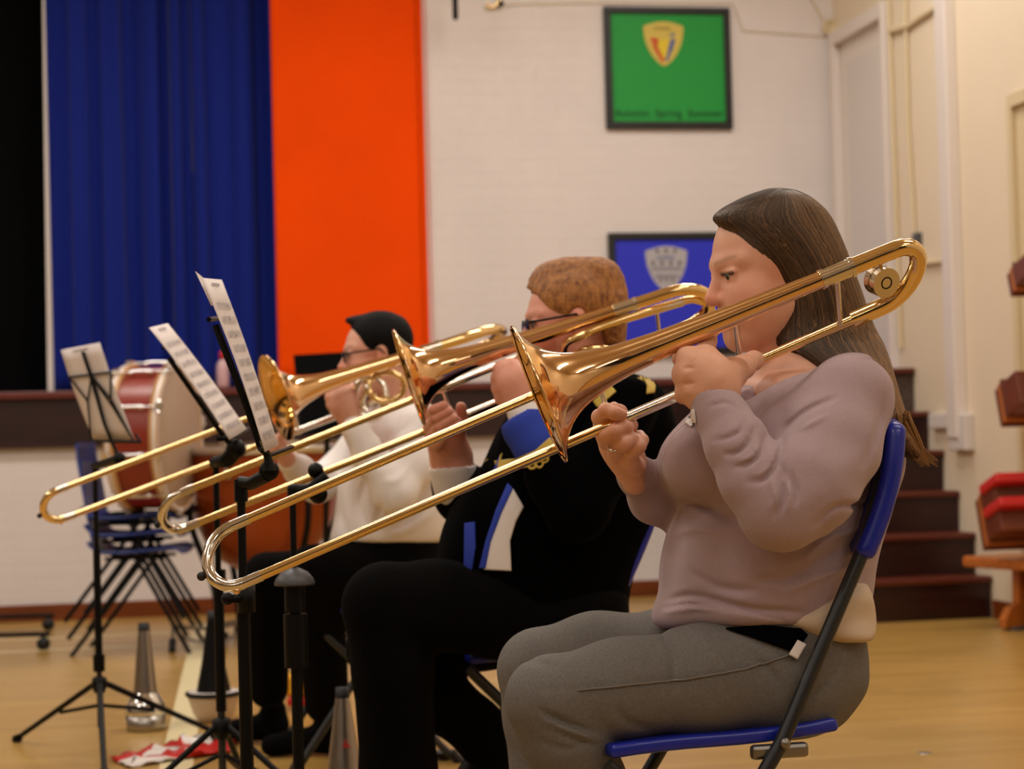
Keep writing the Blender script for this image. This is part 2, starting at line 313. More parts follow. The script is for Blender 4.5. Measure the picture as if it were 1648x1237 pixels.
def vmesh(name, parts, mats, parent=None, org=None, color=None):    # parts: (V, Q) arrays joined into one mesh
    V = []; Q = []; b = 0
    for v, q in parts: V.append(v); Q.append(q+b); b += len(v)
    V = np.concatenate(V); Q = np.concatenate(Q); o0 = ORG[parent] if parent is not None else np.array(org, float)
    me = bpy.data.meshes.new(name); me.vertices.add(len(V)); me.vertices.foreach_set('co', (V-o0).ravel())
    me.loops.add(Q.size); me.loops.foreach_set('vertex_index', Q.ravel().astype(np.int32)); me.polygons.add(len(Q))
    me.polygons.foreach_set('loop_start', np.arange(0, Q.size, 4, dtype=np.int32)); me.update(calc_edges=True); me.validate()
    me.polygons.foreach_set('use_smooth', [True]*len(me.polygons))
    if color is not None:
        at = me.color_attributes.new('Col', 'FLOAT_COLOR', 'POINT'); c = np.ones((len(V), 4)); c[:, :3] = color(V); at.data.foreach_set('color', c.ravel())
    return link(name, me, mats, parent, org)
def bvh_of(*objs):
    V = []; Fc = []
    for o in objs:
        b = len(V); V += [Vector(v.co)+Vector(ORG[o]) for v in o.data.vertices]; Fc += [[i+b for i in p.vertices] for p in o.data.polygons]
    return BVHTree.FromPolygons(V, Fc)
def patch(name, bvh, poly, m, parent, off=.003, cuts=4, dfall=3.):   # cloth piece lying on a body: outline read off the photograph, laid on the surface under it
    bm = bmesh.new(); f = bm.faces.new([bm.verts.new((x, y, 0)) for x, y in poly]); bmesh.ops.triangulate(bm, faces=[f])
    for _ in range(cuts): bmesh.ops.subdivide_edges(bm, edges=[e for e in bm.edges if e.calc_length() > 5], cuts=1, use_grid_fill=True); bmesh.ops.triangulate(bm, faces=bm.faces[:])
    V = []; last = None
    for v in bm.verts:
        r = Vector(P(v.co.x, v.co.y, 1))-Vector(OR); r.normalize(); h = bvh.ray_cast(Vector(OR), r)
        if h[0] is None: h = bvh.find_nearest(Vector(P(v.co.x, v.co.y, dfall)))
        V.append(tuple(h[0]-r*off))
    bm.verts.index_update(); mb = MB(); mb.add(V, [tuple(q.index for q in f.verts) for f in bm.faces], True); bm.free()
    o = mb.build(name, m, parent); s = o.modifiers.new('thickness', 'SOLIDIFY'); s.thickness = .003; s.offset = -1; return o
# ------------------------------------------------------------------ the hall
mb = MB(); mb.bb((XL-.2, YF-.2, -.1), (XR+.2, YW, 0)); struct('floor', mb, 'floor')
XO = 1.52    # right side of the stage opening
mb = MB(); mb.bb((XL, YW, 0), (XR+.1, YW+.15, 1.2)); mb.bb((XO, YW, 1.2), (XR+.1, YW+.15, ZC)); mb.bb((XL, YW, 4.1), (XO, YW+.15, ZC)); struct('wall_back', mb, 'brick')
mb = MB(); mb.bb((XL, YW-.05, .93), (3.05, YW, 1.20)); struct('trim_1', mb, 'darkwood')
mb = MB(); mb.bb((XL, YW-.085, 1.19), (3.05, YW, 1.232), bev=.008); struct('trim_2', mb, 'ledge')
mb = MB(); mb.bb((XL, YW+.15, 1.1), (XO+2.4, YW+3.5, 1.23)); struct('stage_floor', mb, 'darkwood')
mb = MB(); mb.bb((XR, YF, 0), (XR+.15, YW+3.5, ZC)); struct('wall_right', mb, 'brickR')
mb = MB(); mb.bb((XL-.15, YF, 0), (XL, YW+3.5, ZC)); struct('wall_left', mb, 'brickR')
mb = MB(); mb.bb((XL, YF-.15, 0), (XR, YF, ZC)); struct('wall_front', mb, 'brickR')
mb = MB(); mb.bb((XL, YF, 0), (XL+.04, YW-.1, 1.25)); mb.bb((XL, YF, 0), (XR, YF+.04, 1.9)); struct('trim_7', mb, 'darkwood')  # dark panelling out of view, added to darken the brass reflections
t = thing('added_hall_curtain', (-1.2, YF+.2, 0), 'added unseen dark blue curtain behind the camera that darkens the brass reflections', 'curtain')  # unseen cloth put in to give the tubes a dark band

mb = MB(); mb.bb((XL-.15, YF-.15, ZC), (XR+.15, YW+3.5, ZC+.1)); struct('ceiling', mb, 'ceil')
mb = MB(); mb.bb((XL, YW-.02, 0), (3.05, YW, .09), bev=.004); struct('baseboard_back', mb, 'skirt')
mb = MB(); mb.bb((XR-.02, YF, 0), (XR, 8.95, .09), bev=.004); struct('baseboard_right', mb, 'skirt')
for lx, ly in LAMPS:
    t = thing('ceiling_light', (lx, ly, ZC-.55), 'white boxed fluorescent fitting hung under the hall ceiling', 'light', 'ceiling lights above the hall')
    MB().bb((lx-.8, ly-.25, ZC-.55), (lx+.8, ly+.25, ZC-.43)).build('housing', 'white', t); MB().tube([(lx-.6, ly, ZC-.43), (lx-.6, ly, ZC)], .01, 8).build('hanger', 'white', t); MB().tube([(lx+.6, ly, ZC-.43), (lx+.6, ly, ZC)], .01, 8).build('hanger', 'white', t)
# dim hall windows along the left wall and the far end, seen only as reflections in the brass
for i, (y0) in enumerate((-4.5, -1, 2.5, 6)):
    mb = MB(); mb.mi = 0; mb.bb((XL, y0, 1.3), (XL+.03, y0+1.8, 3.4)); mb.mi = 1
    for a in (0, .9, 1.8): mb.bb((XL, y0+a-.03, 1.27), (XL+.06, y0+a+.03, 3.43))
    for a in (1.3, 2.35, 3.4): mb.bb((XL, y0-.03, a-.03), (XL+.06, y0+1.83, a+.03))
    struct('window_%d' % (i+1), mb, [mat('night_glass_%d' % i, (30, 34, 44), .08), 'white'])
# court lines
mb = MB(); a, b = hit(0, 1049, 2, 0), hit(330, 1039, 2, 0); d = (b-a)/np.linalg.norm(b-a); yl = a[1]
mb.bb((XL, yl-.02, 0), (3.0, yl+.02, .0015)); mb.bb((XL, 9.98, 0), (1.0, 10.02, .0015)); struct('trim_3', mb, 'line')
a, b = hit(327, 1005, 2, 0), hit(283, 1237, 2, 0); wv = np.array([.048, 0, 0]); up = np.array([0, 0, .0016])
b = a+(b-a)*1.6; MBl = MB().poly([a-wv+up*.1, a+wv+up*.1, b+wv+up*.1, b-wv+up*.1], (0, 0, 1), .0014); struct('trim_4', MBl, 'line')
# stage curtains
def curtain(x0, x1, z0, z1, y, amp, wl, seed, steps=14, flat=.0):
    r = np.random.RandomState(seed); n = int((x1-x0)/wl*steps); X = np.linspace(x0, x1, n); ph = r.rand(6)*6.28; G = []
    for z in np.linspace(z0, z1, 26):
        t = (z-z0)/(z1-z0); row = []
        for x in X:
            u = (x-x0)/wl; u2 = u+.35*math.sin(u*.9+ph[0])+.15*math.sin(u*2.3+ph[1])+.05*t*math.sin(u*3+ph[2])
            v = amp*(math.cos(2*math.pi*u2)*(.75+.25*math.sin(u*1.7+ph[3]))+.35*math.cos(2*math.pi*u2*2.1+ph[4]+t*.6)*flat)
            row.append((x+amp*.35*math.sin(4*math.pi*u2), y+v, z))
        G.append(row)
    return MB().grid(G)
xb0, xb1 = -.54, .70
t = thing('stage_curtain', (.1, YW+.12, 1.24), 'royal blue stage curtain hanging in soft vertical folds', 'curtain', None)
c = curtain(xb0, xb1+.15, 1.236, 4.1, YW+.19, .042, .2, 3, flat=1).build('drape', 'blue', t); c.modifiers.new('thickness', 'SOLIDIFY').thickness = .003
t = thing('stage_curtain', (1.1, YW-.06, 1.235), 'flat bright orange stage curtain beside the white brick wall', 'curtain', None)
c = curtain(.675, 1.50, 1.234, 4.2, YW+.03, .004, .42, 5, flat=.5); c.build('drape', 'orange', t).modifiers.new('thickness', 'SOLIDIFY').thickness = .004
G = [[(1.50+.035*math.sin(u), YW+.03+.035*(math.cos(u)-1)-.005, z) for u in np.linspace(-.2, 1.8, 8)] for z in (1.234, 2.5, 4.2)]
MB().grid(G).build('folded_edge', 'orange', t)
t = thing('stage_curtain', (-2, YW+.5, 1.23), 'black drape standing in for the unlit stage interior at the far left', 'curtain', None)
curtain(XL+.1, .9, 1.232, 4.2, YW+.5, .03, .3, 9).build('drape', 'black', t)  # black sheet imitates the darkness inside the stage
mb = MB(); a = hit(75, 0, 1, YW+.16); b = hit(95, 630, 1, YW+.16)
MB().poly([(a[0]-.02, YW+.2, 4.1), (-.535, YW+.2, 4.1), (-.535, YW+.2, 1.232), (b[0]-.062, YW+.2, 1.232)], (0, 1, 0), .02).build('proscenium_strip', 'white')
bpy.data.objects['proscenium_strip']['kind'] = 'structure'; bpy.data.objects['proscenium_strip'].name = 'trim_5'
for x_ in (-4.6, -1.0, 1.8): curtain(x_, x_+1.9, .3, 3.9, YF+.2, .05, .3, 11).build('drape', 'navy_cloth', bpy.data.objects['added_hall_curtain'])
# ------------------------------------------------------------------ framed crests on the back wall
def text(body, size, loc, m, parent, name='lettering', rot=(math.pi/2, 0, 0), ext=.0008):
    cu = bpy.data.curves.new(name, 'FONT'); cu.body = body; cu.size = size; cu.align_x = 'CENTER'; cu.extrude = ext; cu.materials.append(M[m])
    o = bpy.data.objects.new(name, cu); me = bpy.data.meshes.new_from_object(o); bpy.data.objects.remove(o); me.materials.clear(); me.materials.append(M[m]); o = bpy.data.objects.new(name, me); COL.objects.link(o); o.parent = parent; o.location = np.array(loc)-ORG[parent]; o.rotation_euler = rot; return o
def pic(x0, x1, z0, z1, panel, label):
    t = thing('framed_crest', ((x0+x1)/2, YW-.03, z0), label, 'picture', 'framed crests on the white brick wall'); y = YW
    MB().bb((x0+.02, y-.02, z0+.02), (x1-.02, y-.004, z1-.02)).build('panel', panel, t)
    mb = MB(); q = .04
    for lo, hi in (((x0, z0), (x1, z0+q)), ((x0, z1-q), (x1, z1)), ((x0, z0+q), (x0+q, z1-q)), ((x1-q, z0+q), (x1, z1-q))): mb.bb((lo[0], y-.035, lo[1]), (hi[0], y-.001, hi[1]), bev=.004)
    mb.build('frame', 'frame', t); return t
t = pic(2.558, 3.300, 2.655, 3.352, 'green', 'green crest picture in black frame, the upper of the two')
def shield(cx, zt, wd, ht, y, n=24):
    pts = []
    for i in range(n+1):
        u = i/n; pts.append((cx-wd/2*(1-.0*u)*(1-u**2.2)**.75 if u < 1 else cx, zt-.12*ht-u*ht*.88))
    left = pts; right = [(2*cx-x, z) for x, z in left[::-1]]
    top = [(cx+wd/2-wd*k/12, zt-.12*ht+.1*ht*math.sin(math.pi*k/12)) for k in range(1, 12)]
    return [(x, y, z) for x, z in left+right[1:]+top]
y = YW-.021; cx = 2.90; MB().poly(shield(cx+.005, 3.275, .235, .262, y), (0, -1, 0), .002).build('shield', 'crest', t)
MB().poly([(x, y-.0021, z) for x, z in ((cx-.03, 3.16), (cx+.03, 3.17), (cx+.018, 3.08), (cx+.005, 3.035), (cx-.015, 3.08))], (0, -1, 0), .001).build('emblem', 'crestg', t)
mb = MB()
for (x0, z0), (x1, z1), r in (((-.05, 3.175), (-.058, 3.15), .016), ((-.055, 3.14), (.0, 3.04), .011), ((-.03, 3.17), (-.045, 3.12), .008)): mb.tube([(cx+x0, y-.003, z0), (cx+x1, y-.003, z1)], r, 8, flat=.2, fdir=(1, 0, 0))
mb.build('emblem', 'cred', t)
mb = MB()
for (x0, z0), (x1, z1), r in (((.055, 3.2), (.06, 3.19), .016), ((.062, 3.17), (.04, 3.1), .012), ((.04, 3.1), (.018, 3.045), .008)): mb.tube([(cx+x0, y-.003, z0), (cx+x1, y-.003, z1)], r, 8, flat=.2, fdir=(1, 0, 0))
mb.build('emblem', 'cblu', t)
text('SCHOOL', .024, (cx, y-.004, 3.222), 'olive', t); tx = text('Autumn  Spring  Summer', .062, (2.925, y-.003, 2.725), 'dgreen', t)
t = pic(2.549, 3.29, 1.365, 2.062, 'pblue', 'blue crest picture in black frame, the lower of the two, behind the seated woman')
cx = 2.885; MB().poly(shield(cx, 1.99, .245, .27, y), (0, -1, 0), .002).build('shield', 'cgrey', t)
mb = MB(); mb2 = MB()
for row, z in enumerate((1.958, 1.888)):
    for k in range(3+row): mb.ball((cx+(k-(2+row)/2)*.052, y-.002, z), .011, n=8, sc=(1, .2, 1.2))
for z, wd in ((1.858, .09), (1.813, .07)):
    mb2.tube([(cx+wd*s/8, y-.003, z+.007*math.cos(s*math.pi/2+3.1)) for s in range(-8, 9)], .006, 6, flat=.3)
for k in (-1, 0, 1): mb.ball((cx+k*.035, y-.002, 1.79), .009, n=8, sc=(1, .2, 1.2))
tag(mb.build('emblem_dots', 'taupe', t), kind='stuff'); mb2.build('emblem_waves', 'navy', t); text('SCHOOL', .026, (cx, y-.004, 1.91), 'cblu', t)
# fittings at the top of the back wall
t = thing('wall_microphone', (1.68, YW-.3, 3.3), 'black cylindrical microphone hanging beside the orange curtain', 'microphone')
a = hit(733, 28, 1, YW-.25); MB().tube([a, a+np.array([0, 0, .16])], .016, 16).ball(a, .016).build('body', 'dark', t)
MB().tube([a+np.array([0, 0, .16]), a+np.array([0, .0, .6]), a+np.array([0, .25, .62])], .004, 6).build('cable', 'dark', t)
t = thing('wall_bracket', hit(790, 8, 1, YW), 'small brass bracket with black knob at the top of the white wall', 'bracket')
a = hit(783, 6, 1, YW-.03); MB().tube([a, a+np.array([.02, 0, -.02]), a+np.array([.05, 0, -.01]), a+np.array([.08, 0, .03])], .009, 8, sm=4).build('arm', 'brass', t)
MB().ball(hit(806, 6, 1, YW-.04), .018).build('knob', 'dark', t)
mb = MB(); mb.tube([hit(806, 8, 1, YW-.005), hit(960, 5, 1, YW-.005), hit(1060, 6, 1, YW-.005), hit(1180, 7, 1, YW-.005), hit(1196, 50, 1, YW-.005), hit(1338, 60, 1, YW-.005)], .004, 6); tag(mb.build('cable', 'cream'), 'thin cream cable running along the top of the white brick wall', 'cable')
a = hit(1336, 45, 1, YW-.02); t = thing('junction_box', a, 'small round cream cable box in the corner above the door', 'box'); MB().lathe(a, (0, -1, 0), [(0, .05), (.03, .05), (.035, .035), (.02, .03), (.02, 0)], 20).build('casing', 'cream', t)
MB().tube([a+np.array([-.03, 0, .03]), hit(1300, -10, 1, YW-.01)], .005, 6).build('cable', 'cream', t)
# right wall: stage door, conduits, boxing
def ry(px): return hit(px, 300, 0, XR)[1]
y1, y0 = ry(1352), ry(1441); zt = 3.20
mb = MB(); q = .075
mb.bb((XR-.05, y0, 1.23), (XR, y0+q*.6, zt), bev=.006); mb.bb((XR-.05, y1-q, 1.23), (XR, y1, zt), bev=.006); mb.bb((XR-.05, y0+q*.6-.001, zt-q), (XR, y1-q+.001, zt-.001))
mb.bb((XR-.001, y0+q*.6, 1.23), (XR+.001, y1-q, zt-q))
o = struct('door_1', mb, 'white'); MB().bb((XR-.014, y0+.1, 1.24), (XR-.004, y1-.21, zt-.20), bev=.003).build('door_leaf', 'doorw', o)
def conduit(pp, r, label, m='cream', name='conduit'):
    mb = MB(); mb.tube(pp, r, 10); return tag(mb.build(name, m), label, 'conduit')
W = lambda x, y_: hit(x, y_, 0, XR-.015)
conduit([W(1430, 0), W(1437, 200), W(1445, 420), W(1450, 560)], .012, 'vertical cream conduit beside the stage door frame')
conduit([W(1457, -5), W(1462, 200), W(1472, 378)], .010, 'thin vertical cream conduit ending at a grey switch')
conduit([W(1434, 50), W(1462, 42), W(1490, 22), W(1524, 2)], .016, 'slanting cream pipe high on the right wall')
conduit([W(1484, 424), W(1536, 418)], .012, 'short horizontal cream pipe behind the tuning slide', 'cream')
a = W(1476, 384); tag(MB().box(a, (.03, .07, .06), bev=.004).build('switch_box', 'grey'), 'small grey switch box on the right wall', 'switch')
ya, yb = ry(1529), ry(1546); mb = MB(); mb.bb((XR-.06, yb, .86), (XR, ya, ZC), bev=.008); struct('trim_6', mb, 'white')
mb = MB(); mb.bb((XR-.05, ry(1556), .80), (XR, ry(1528), .98), bev=.008); mb.bb((XR-.04, ry(1530), .91), (XR, ry(1494), .985), bev=.006); tag(mb.build('trunking_box', 'doorw'), 'white trunking box low on the wall above the stairs', 'box')
mb = MB(); yk = ry(1632); mb.bb((XR-.03, yk-.05, 0), (XR, yk, 2.44), bev=.005); mb.bb((XR-.029, yk-1.05, 2.38), (XR, yk-.049, 2.439)); mb.bb((XR-.03, yk-1.1, 0), (XR, yk-1.05, 2.44), bev=.005); mb.bb((XR-.004, yk-1.1, 0), (XR-.002, yk, 2.4)); struct('door_2', mb, 'cream')
# stairs to the stage
t = thing('staircase', (3.45, 9.9, 0), 'dark mahogany stairs climbing to the stage beside the right wall', 'stairs')
ys = [8.98, 9.16, 9.34, 9.52, 9.70, 9.88]; zz = [.2, .4, .6, .8, 1.0, 1.23]
for i in range(6):
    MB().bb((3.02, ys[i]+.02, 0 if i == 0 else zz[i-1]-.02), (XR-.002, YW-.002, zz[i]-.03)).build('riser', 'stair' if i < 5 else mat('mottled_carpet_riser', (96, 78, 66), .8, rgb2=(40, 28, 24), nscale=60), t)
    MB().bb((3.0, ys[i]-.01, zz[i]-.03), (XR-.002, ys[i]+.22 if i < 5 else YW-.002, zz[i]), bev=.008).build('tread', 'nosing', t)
# ------------------------------------------------------------------ wooden gym furniture at the right edge
t = thing('bench', hit(1600, 1010, 2, 0), 'orange-brown wooden bench with rounded foot at the right edge', 'bench')
b0 = hit(1583, 1012, 2, 0); bx, by = b0[0], b0[1]; dv = np.array([.30, -.95, 0]); dv /= np.linalg.norm(dv); sv = np.array([.95, .30, 0]); zv = np.array([0, 0, 1.]); AX = (sv, dv, zv)
c0 = np.array([bx+.16, by-.02, 0]); top0 = c0+dv*.75
MB().box(top0+zv*.30, (.30, 1.9, .05), AX, bev=.012).build('seat', 'oak', t)
for k in (.02, 1.4):
    cc = c0+dv*k; pr = [(-.13, .012), (.13, .012), (.13, .05), (.10, .1), (.05, .12), (.045, .275), (-.045, .275), (-.05, .12), (-.10, .1), (-.13, .05)]
    MB().poly([cc+sv*x+zv*z for x, z in pr], dv, .045).build('leg', 'oakd' if k > 1 else 'oak', t)
MB().box(c0+dv*.72+zv*.2, (.03, 1.36, .12), AX).build('rail', 'oakd', t)
MB().box(c0+dv*.05+zv*.008, (.2, .08, .016), AX).build('foot_pad', 'grey', t)
for (x, y_, wpx, hpx, red, lab) in ((1620, 628, 60, 64, 0, 'tilted stack of brown boards held on the wall, middle one at the right edge'), (1588, 806, 70, 84, 1, 'tilted stack of brown boards with red straps above the bench'), (1640, 442, 40, 40, 0, 'tilted stack of brown boards, topmost at the right edge')):
    a = hit(x, y_, 0, XR-.25); s_ = np.linalg.norm(a-OR)/F; t = thing('board_stack', a, lab, 'boards', 'board stacks at the right edge')
    tv = np.array([.0, -.32, -.95]); tv /= np.linalg.norm(tv); nv = np.array([0, -.95, .32])
    for k in range(3):
        MB().box(a+tv*hpx*s_*.48+nv*(.015+.028*k)+np.array([.11, 0, .012*k]), (.34, .022, hpx*s_*.96), (np.array([1., 0, 0]), nv, -tv), bev=.004).build('board', ['oakd', 'oak', 'oakd'][k], t)
    MB().box(a+tv*hpx*s_*.5+nv*.16+np.array([.11, 0, .02]), (.34, .14, hpx*s_*.85), (np.array([1., 0, 0]), nv, -tv), bev=.006).build('board', 'oakd', t)
    if red:
        for z in (.05, .5): MB().box(a+tv*hpx*s_*z+nv*.2+np.array([.1, 0, .03]), (.36, .2, .045), (np.array([1., 0, 0]), nv, -tv), bev=.01).build('strap', 'red', t)
    MB().bb((XR-.12, a[1]-.1, a[2]-hpx*s_*.6), (XR, a[1]-.04, a[2]-.02)).build('bracket', 'steel', t)
# ------------------------------------------------------------------ trombones
def arc(a, b, out, n=14, k=1.0):       # half loop from a to b bulging along out
    c = (a+b)/2; r = (a-b)/2; R_ = np.linalg.norm(r); out = out/np.linalg.norm(out)
    return [c+r*math.cos(t)+out*R_*k*math.sin(t) for t in np.linspace(0, math.pi, n)]
BELL = [(0, 1), (.003, .955), (.010, .80), (.020, .66), (.034, .53), (.050, .435), (.070, .36), (.10, .29), (.14, .24), (.20, .20), (.28, .168), (.38, .14), (.50, .118)]
def trombone(label, mouth, bow_u, bow_l, ferr, neck_end, bell_c, tube_end, rb, rs=.0072, bow_mat='nickel', inner_lo=None, braces=(), fatt=None, weight=None, slide_open=.1, bell_mat='rose', tuning_k=1.0, back_brace=None):
    t = thing('trombone', (mouth+bow_l)/2*np.array([1, 1, 1]), label, 'trombone', 'trombones played in the row')
    du = (bow_u-mouth)/np.linalg.norm(bow_u-mouth); gap = bow_l-bow_u
    up_f = mouth+du*slide_open
    m = MB().tube([up_f, bow_u], rs, 16); m.mi = 1; m.tube([up_f-du*.012, up_f+du*.016], rs*1.28, 16); m.tube([bow_u-du*.03, bow_u+du*.004], rs*1.15, 16); m.build('outer_slide_tube', ['brass', 'nickel'], t)
    dl = (ferr-bow_l)/np.linalg.norm(ferr-bow_l)
    m = MB().tube([ferr, bow_l], rs, 16); m.mi = 1; m.tube([ferr-dl*.01, ferr+dl*.008], rs*1.28, 16); m.tube([bow_l-dl*.004, bow_l+dl*.03], rs*1.15, 16); m.build('outer_slide_tube', ['brass', 'nickel'], t)
    b = MB().tube(arc(bow_u, bow_l, du, 18), rs*1.22, 16).build('slide_bow', bow_mat, t)
    e = (bow_u+bow_l)/2+du*np.linalg.norm(gap)/2; g = -gap/np.linalg.norm(gap)
    MB().ball(e+du*.013+gap*.1, .0075, n=10).tube([e+gap*.1, e+du*.012+gap*.1], .004, 8).build('bumper', 'rubber', t)
    MB().tube([e-du*.03-g*.04, e-du*.036-g*.056], .0045, 8).ball(e-du*.037-g*.057, .0062, n=8).build('water_key', 'rose', t)
    # inner slide, grip and neckpipe
    MB().tube([mouth-du*.005, up_f], rs*1.02, 16).build('inner_slide_tube', 'nickel', t)
    MB().tube([inner_lo, ferr], rs*1.12, 16).build('inner_slide_tube', 'nickel', t)
    mp = mouth-du*.012
    MB().lathe(mp-du*.028, du, [(.004, .0085), (0, .0125), (.003, .0135), (.008, .0125), (.018, .0085), (.03, .006), (.07, .0068), (.07, .0)], 20).build('mouthpiece', 'chrome', t)
    for a, b2 in braces: MB().tube([a, b2], .0042, 10).ball(a, .0065, n=10).ball(b2, .0065, n=10).build('brace', 'nickel', t)
    mo = MB().tube([inner_lo-dl*0, inner_lo+(neck_end-inner_lo)*.12], rs*1.3, 14); mo.build('slide_receiver', 'nickel', t)
    MB().tube([inner_lo+(neck_end-inner_lo)*.1, neck_end], [.0072, .0086], 14).build('neckpipe', 'brass', t)
    # bell
    ax = tube_end-bell_c; L = np.linalg.norm(ax); ax /= L
    prof = [(a*L/.5 if a > .1 else a*1.0, max(r*rb, .0088)) for a, r in BELL]
    zs = np.linspace(0, 1, 60)**1.7*L; rr = np.interp(zs, [p[0] for p in prof], [p[1] for p in prof])
    for _ in range(2): rr[1:-1] = (rr[:-2]+rr[1:-1]*2+rr[2:])/4
    rr[0] = rb
    m = MB(); m.lathe(bell_c, ax, list(zip(zs, rr)), 72); m.mi = 1; inn = [(max(z, .0)+.0008, max(r-.0012, .004)) for z, r in zip(zs[:44], rr[:44])]; m.lathe(bell_c, ax, inn[::-1], 72)
    m.mi = 0; m.lathe(bell_c, ax, [(.0, rb-.0028), (-.0018, rb-.001), (-.002, rb+.0008), (0, rb+.0016), (.0022, rb+.0004), (.002, rb-.002)], 72)
    m.build('bell', [bell_mat, 'brassin'], t)
    m = MB(); q = tube_end; m.tube([q-ax*.012, q+ax*.03], rr[-1]*1.1, 18); m.tube([q-ax*.018, q-ax*.012], rr[-1]*1.24, 18); m.tube([q+ax*.03, q+ax*.036], rr[-1]*1.22, 18); m.build('ferrule', 'nickel', t)
    # tuning slide
    a0 = tube_end+ax*.036; nd = (neck_end-inner_lo)/np.linalg.norm(neck_end-inner_lo)
    pts = [a0, a0+ax*.055]+arc(a0+ax*.07, neck_end+nd*.05, ax+nd, 14, tuning_k)+[neck_end+nd*.02, neck_end]
    MB().tube(pts, rr[-1]*1.05, 18).build('tuning_slide', 'brass', t)
    if weight is not None:
        c, n_, r_ = weight; fx, fy, fz = frame_for(n_); u1 = g
        o = MB(); 
        for a_, b_ in ((-.014, -.003), (.003, .014)):
            o.lathe(c, n_, [(a_, r_), (b_, r_)], 36); o.lathe(c, n_, [(a_, 0), (a_, r_)], 36); o.lathe(c, n_, [(b_, r_), (b_, 0)], 36)
        o.lathe(c, n_, [(-.003, r_*.86), (.003, r_*.86)], 36); o = o.build('counterweight', 'nickel', t)
        MB().lathe(c+n_*.0142, n_, [(0, .0075), (.0008, .008), (.0008, .0092), (0, .0098)], 24).build('engraved_mark', 'dark', o)
    if fatt is not None:
        for k, (pp, r_, mm) in enumerate(fatt): MB().tube(pp, r_, 14, sm=6).build('attachment_tubing', mm, t)
    return t
dS = lambda x: 3.12+(x-867)/1020*.06
U_ = lambda x: P(x, 656-(x-813)*.432, dS(x)+.045); Lo = lambda x: P(x, 745-(x-839)*.432, dS(x))
dB = lambda x: 2.99+(x-867)/1020*.06
wdisc = -(FW)*.84+RT*.36-UP*.26; wdisc /= np.linalg.norm(wdisc)
T1 = trombone('largest trombone, brass with silver bow, held by the woman in the mauve jumper', U_(1160), U_(372), Lo(392), Lo(1006), P(1372, 514, 3.09), P(867, 634, dB(867)), P(1338, 443, dB(1338)), .1095,
    rs=.0079, inner_lo=Lo(1150), braces=[(U_(955), Lo(985)), (P(1183, 508, 3.01), P(1191, 582, dS(1191)-.01)), (P(1347, 447, 3.02), P(1352, 520, 3.09)), (P(1415, 408, 3.03), P(1422, 492, 3.09))], weight=(P(1419, 452, 3.055), wdisc, .0235), slide_open=.20, tuning_k=.93)
# second trombone with valve attachment
d2 = lambda x: 4.42+(x-657)/720*.10
U2 = lambda x: P(x, 645-(x-659)*.402, d2(x)-.03); L2 = lambda x: P(x, 704-(x-659)*.402, d2(x)+.03)
db2 = lambda x: 4.25+(x-657)/720*.10
fa = [([P(905, 573, 4.3), P(912, 552, 4.28), P(935, 540, 4.27), P(970, 525, 4.28), P(1030, 505, 4.3), P(1100, 484, 4.34), P(1122, 483, 4.36), P(1139, 491, 4.4), P(1147, 506, 4.45), P(1130, 524, 4.48), P(1050, 552, 4.47)], .0088, 'brass'),
      ([P(925, 570, 4.3), P(945, 562, 4.28), P(975, 562, 4.27), P(995, 575, 4.3)], .0088, 'brass'), ([P(1000, 515, 4.29), P(1098, 486, 4.335)], .0094, 'nickel')]
T2 = trombone('middle trombone with gold coil tubing, played by the ginger-haired man', U2(858), U2(292), L2(300), L2(735), P(1065, 541, 4.45), P(658, 608, db2(658)), P(1000, 496, db2(1000)), .1085,
    rs=.0085, inner_lo=L2(905), braces=[(U2(712), L2(728)), (P(885, 532, 4.3), P(890, 560, 4.42)), (P(1057, 500, 4.32), P(1062, 545, 4.45))], fatt=fa, slide_open=.21, tuning_k=1.0)
d3 = lambda x: 5.55+(x-447)/576*.36
U3 = lambda x: P(x, 694-(x-343)*.378, d3(x)-.02); L3 = lambda x: P(x, 740-(x-354)*.376, d3(x)+.03)
db3 = lambda x: 5.38+(x-447)/576*.40
fa = [([P(596, 640, 5.5)+RT*.045*math.cos(t_)+UP*.06*math.sin(t_)+FW*.02*math.sin(t_*.5) for t_ in np.linspace(0, 6.4, 12)], .009, 'nickel'),
      ([P(622, 622, 5.5)+RT*.05*math.cos(t_)+UP*.04*math.sin(t_)+FW*.02*math.cos(t_*.5) for t_ in np.linspace(0, 6.4, 12)], .009, 'brass'),
      ([P(585, 610, 5.5), P(590, 625, 5.48), P(582, 650, 5.5), P(590, 662, 5.5)], .008, 'nickel'), ([P(612, 648, 5.5), P(622, 665, 5.5)], .008, 'chrome')]
T3 = trombone('farthest trombone, its gold bell open towards the viewer, played by the dark-haired man', U3(550), U3(92), L3(104), L3(480), P(715, 588, 5.86), P(445, 640, db3(445)), P(690, 562, db3(690)), .121,
    rs=.0085, bow_mat='brass', inner_lo=L3(590), braces=[(U3(470), L3(480)), (P(570, 605, 5.48), P(575, 655, 5.6))], fatt=fa, slide_open=.17)
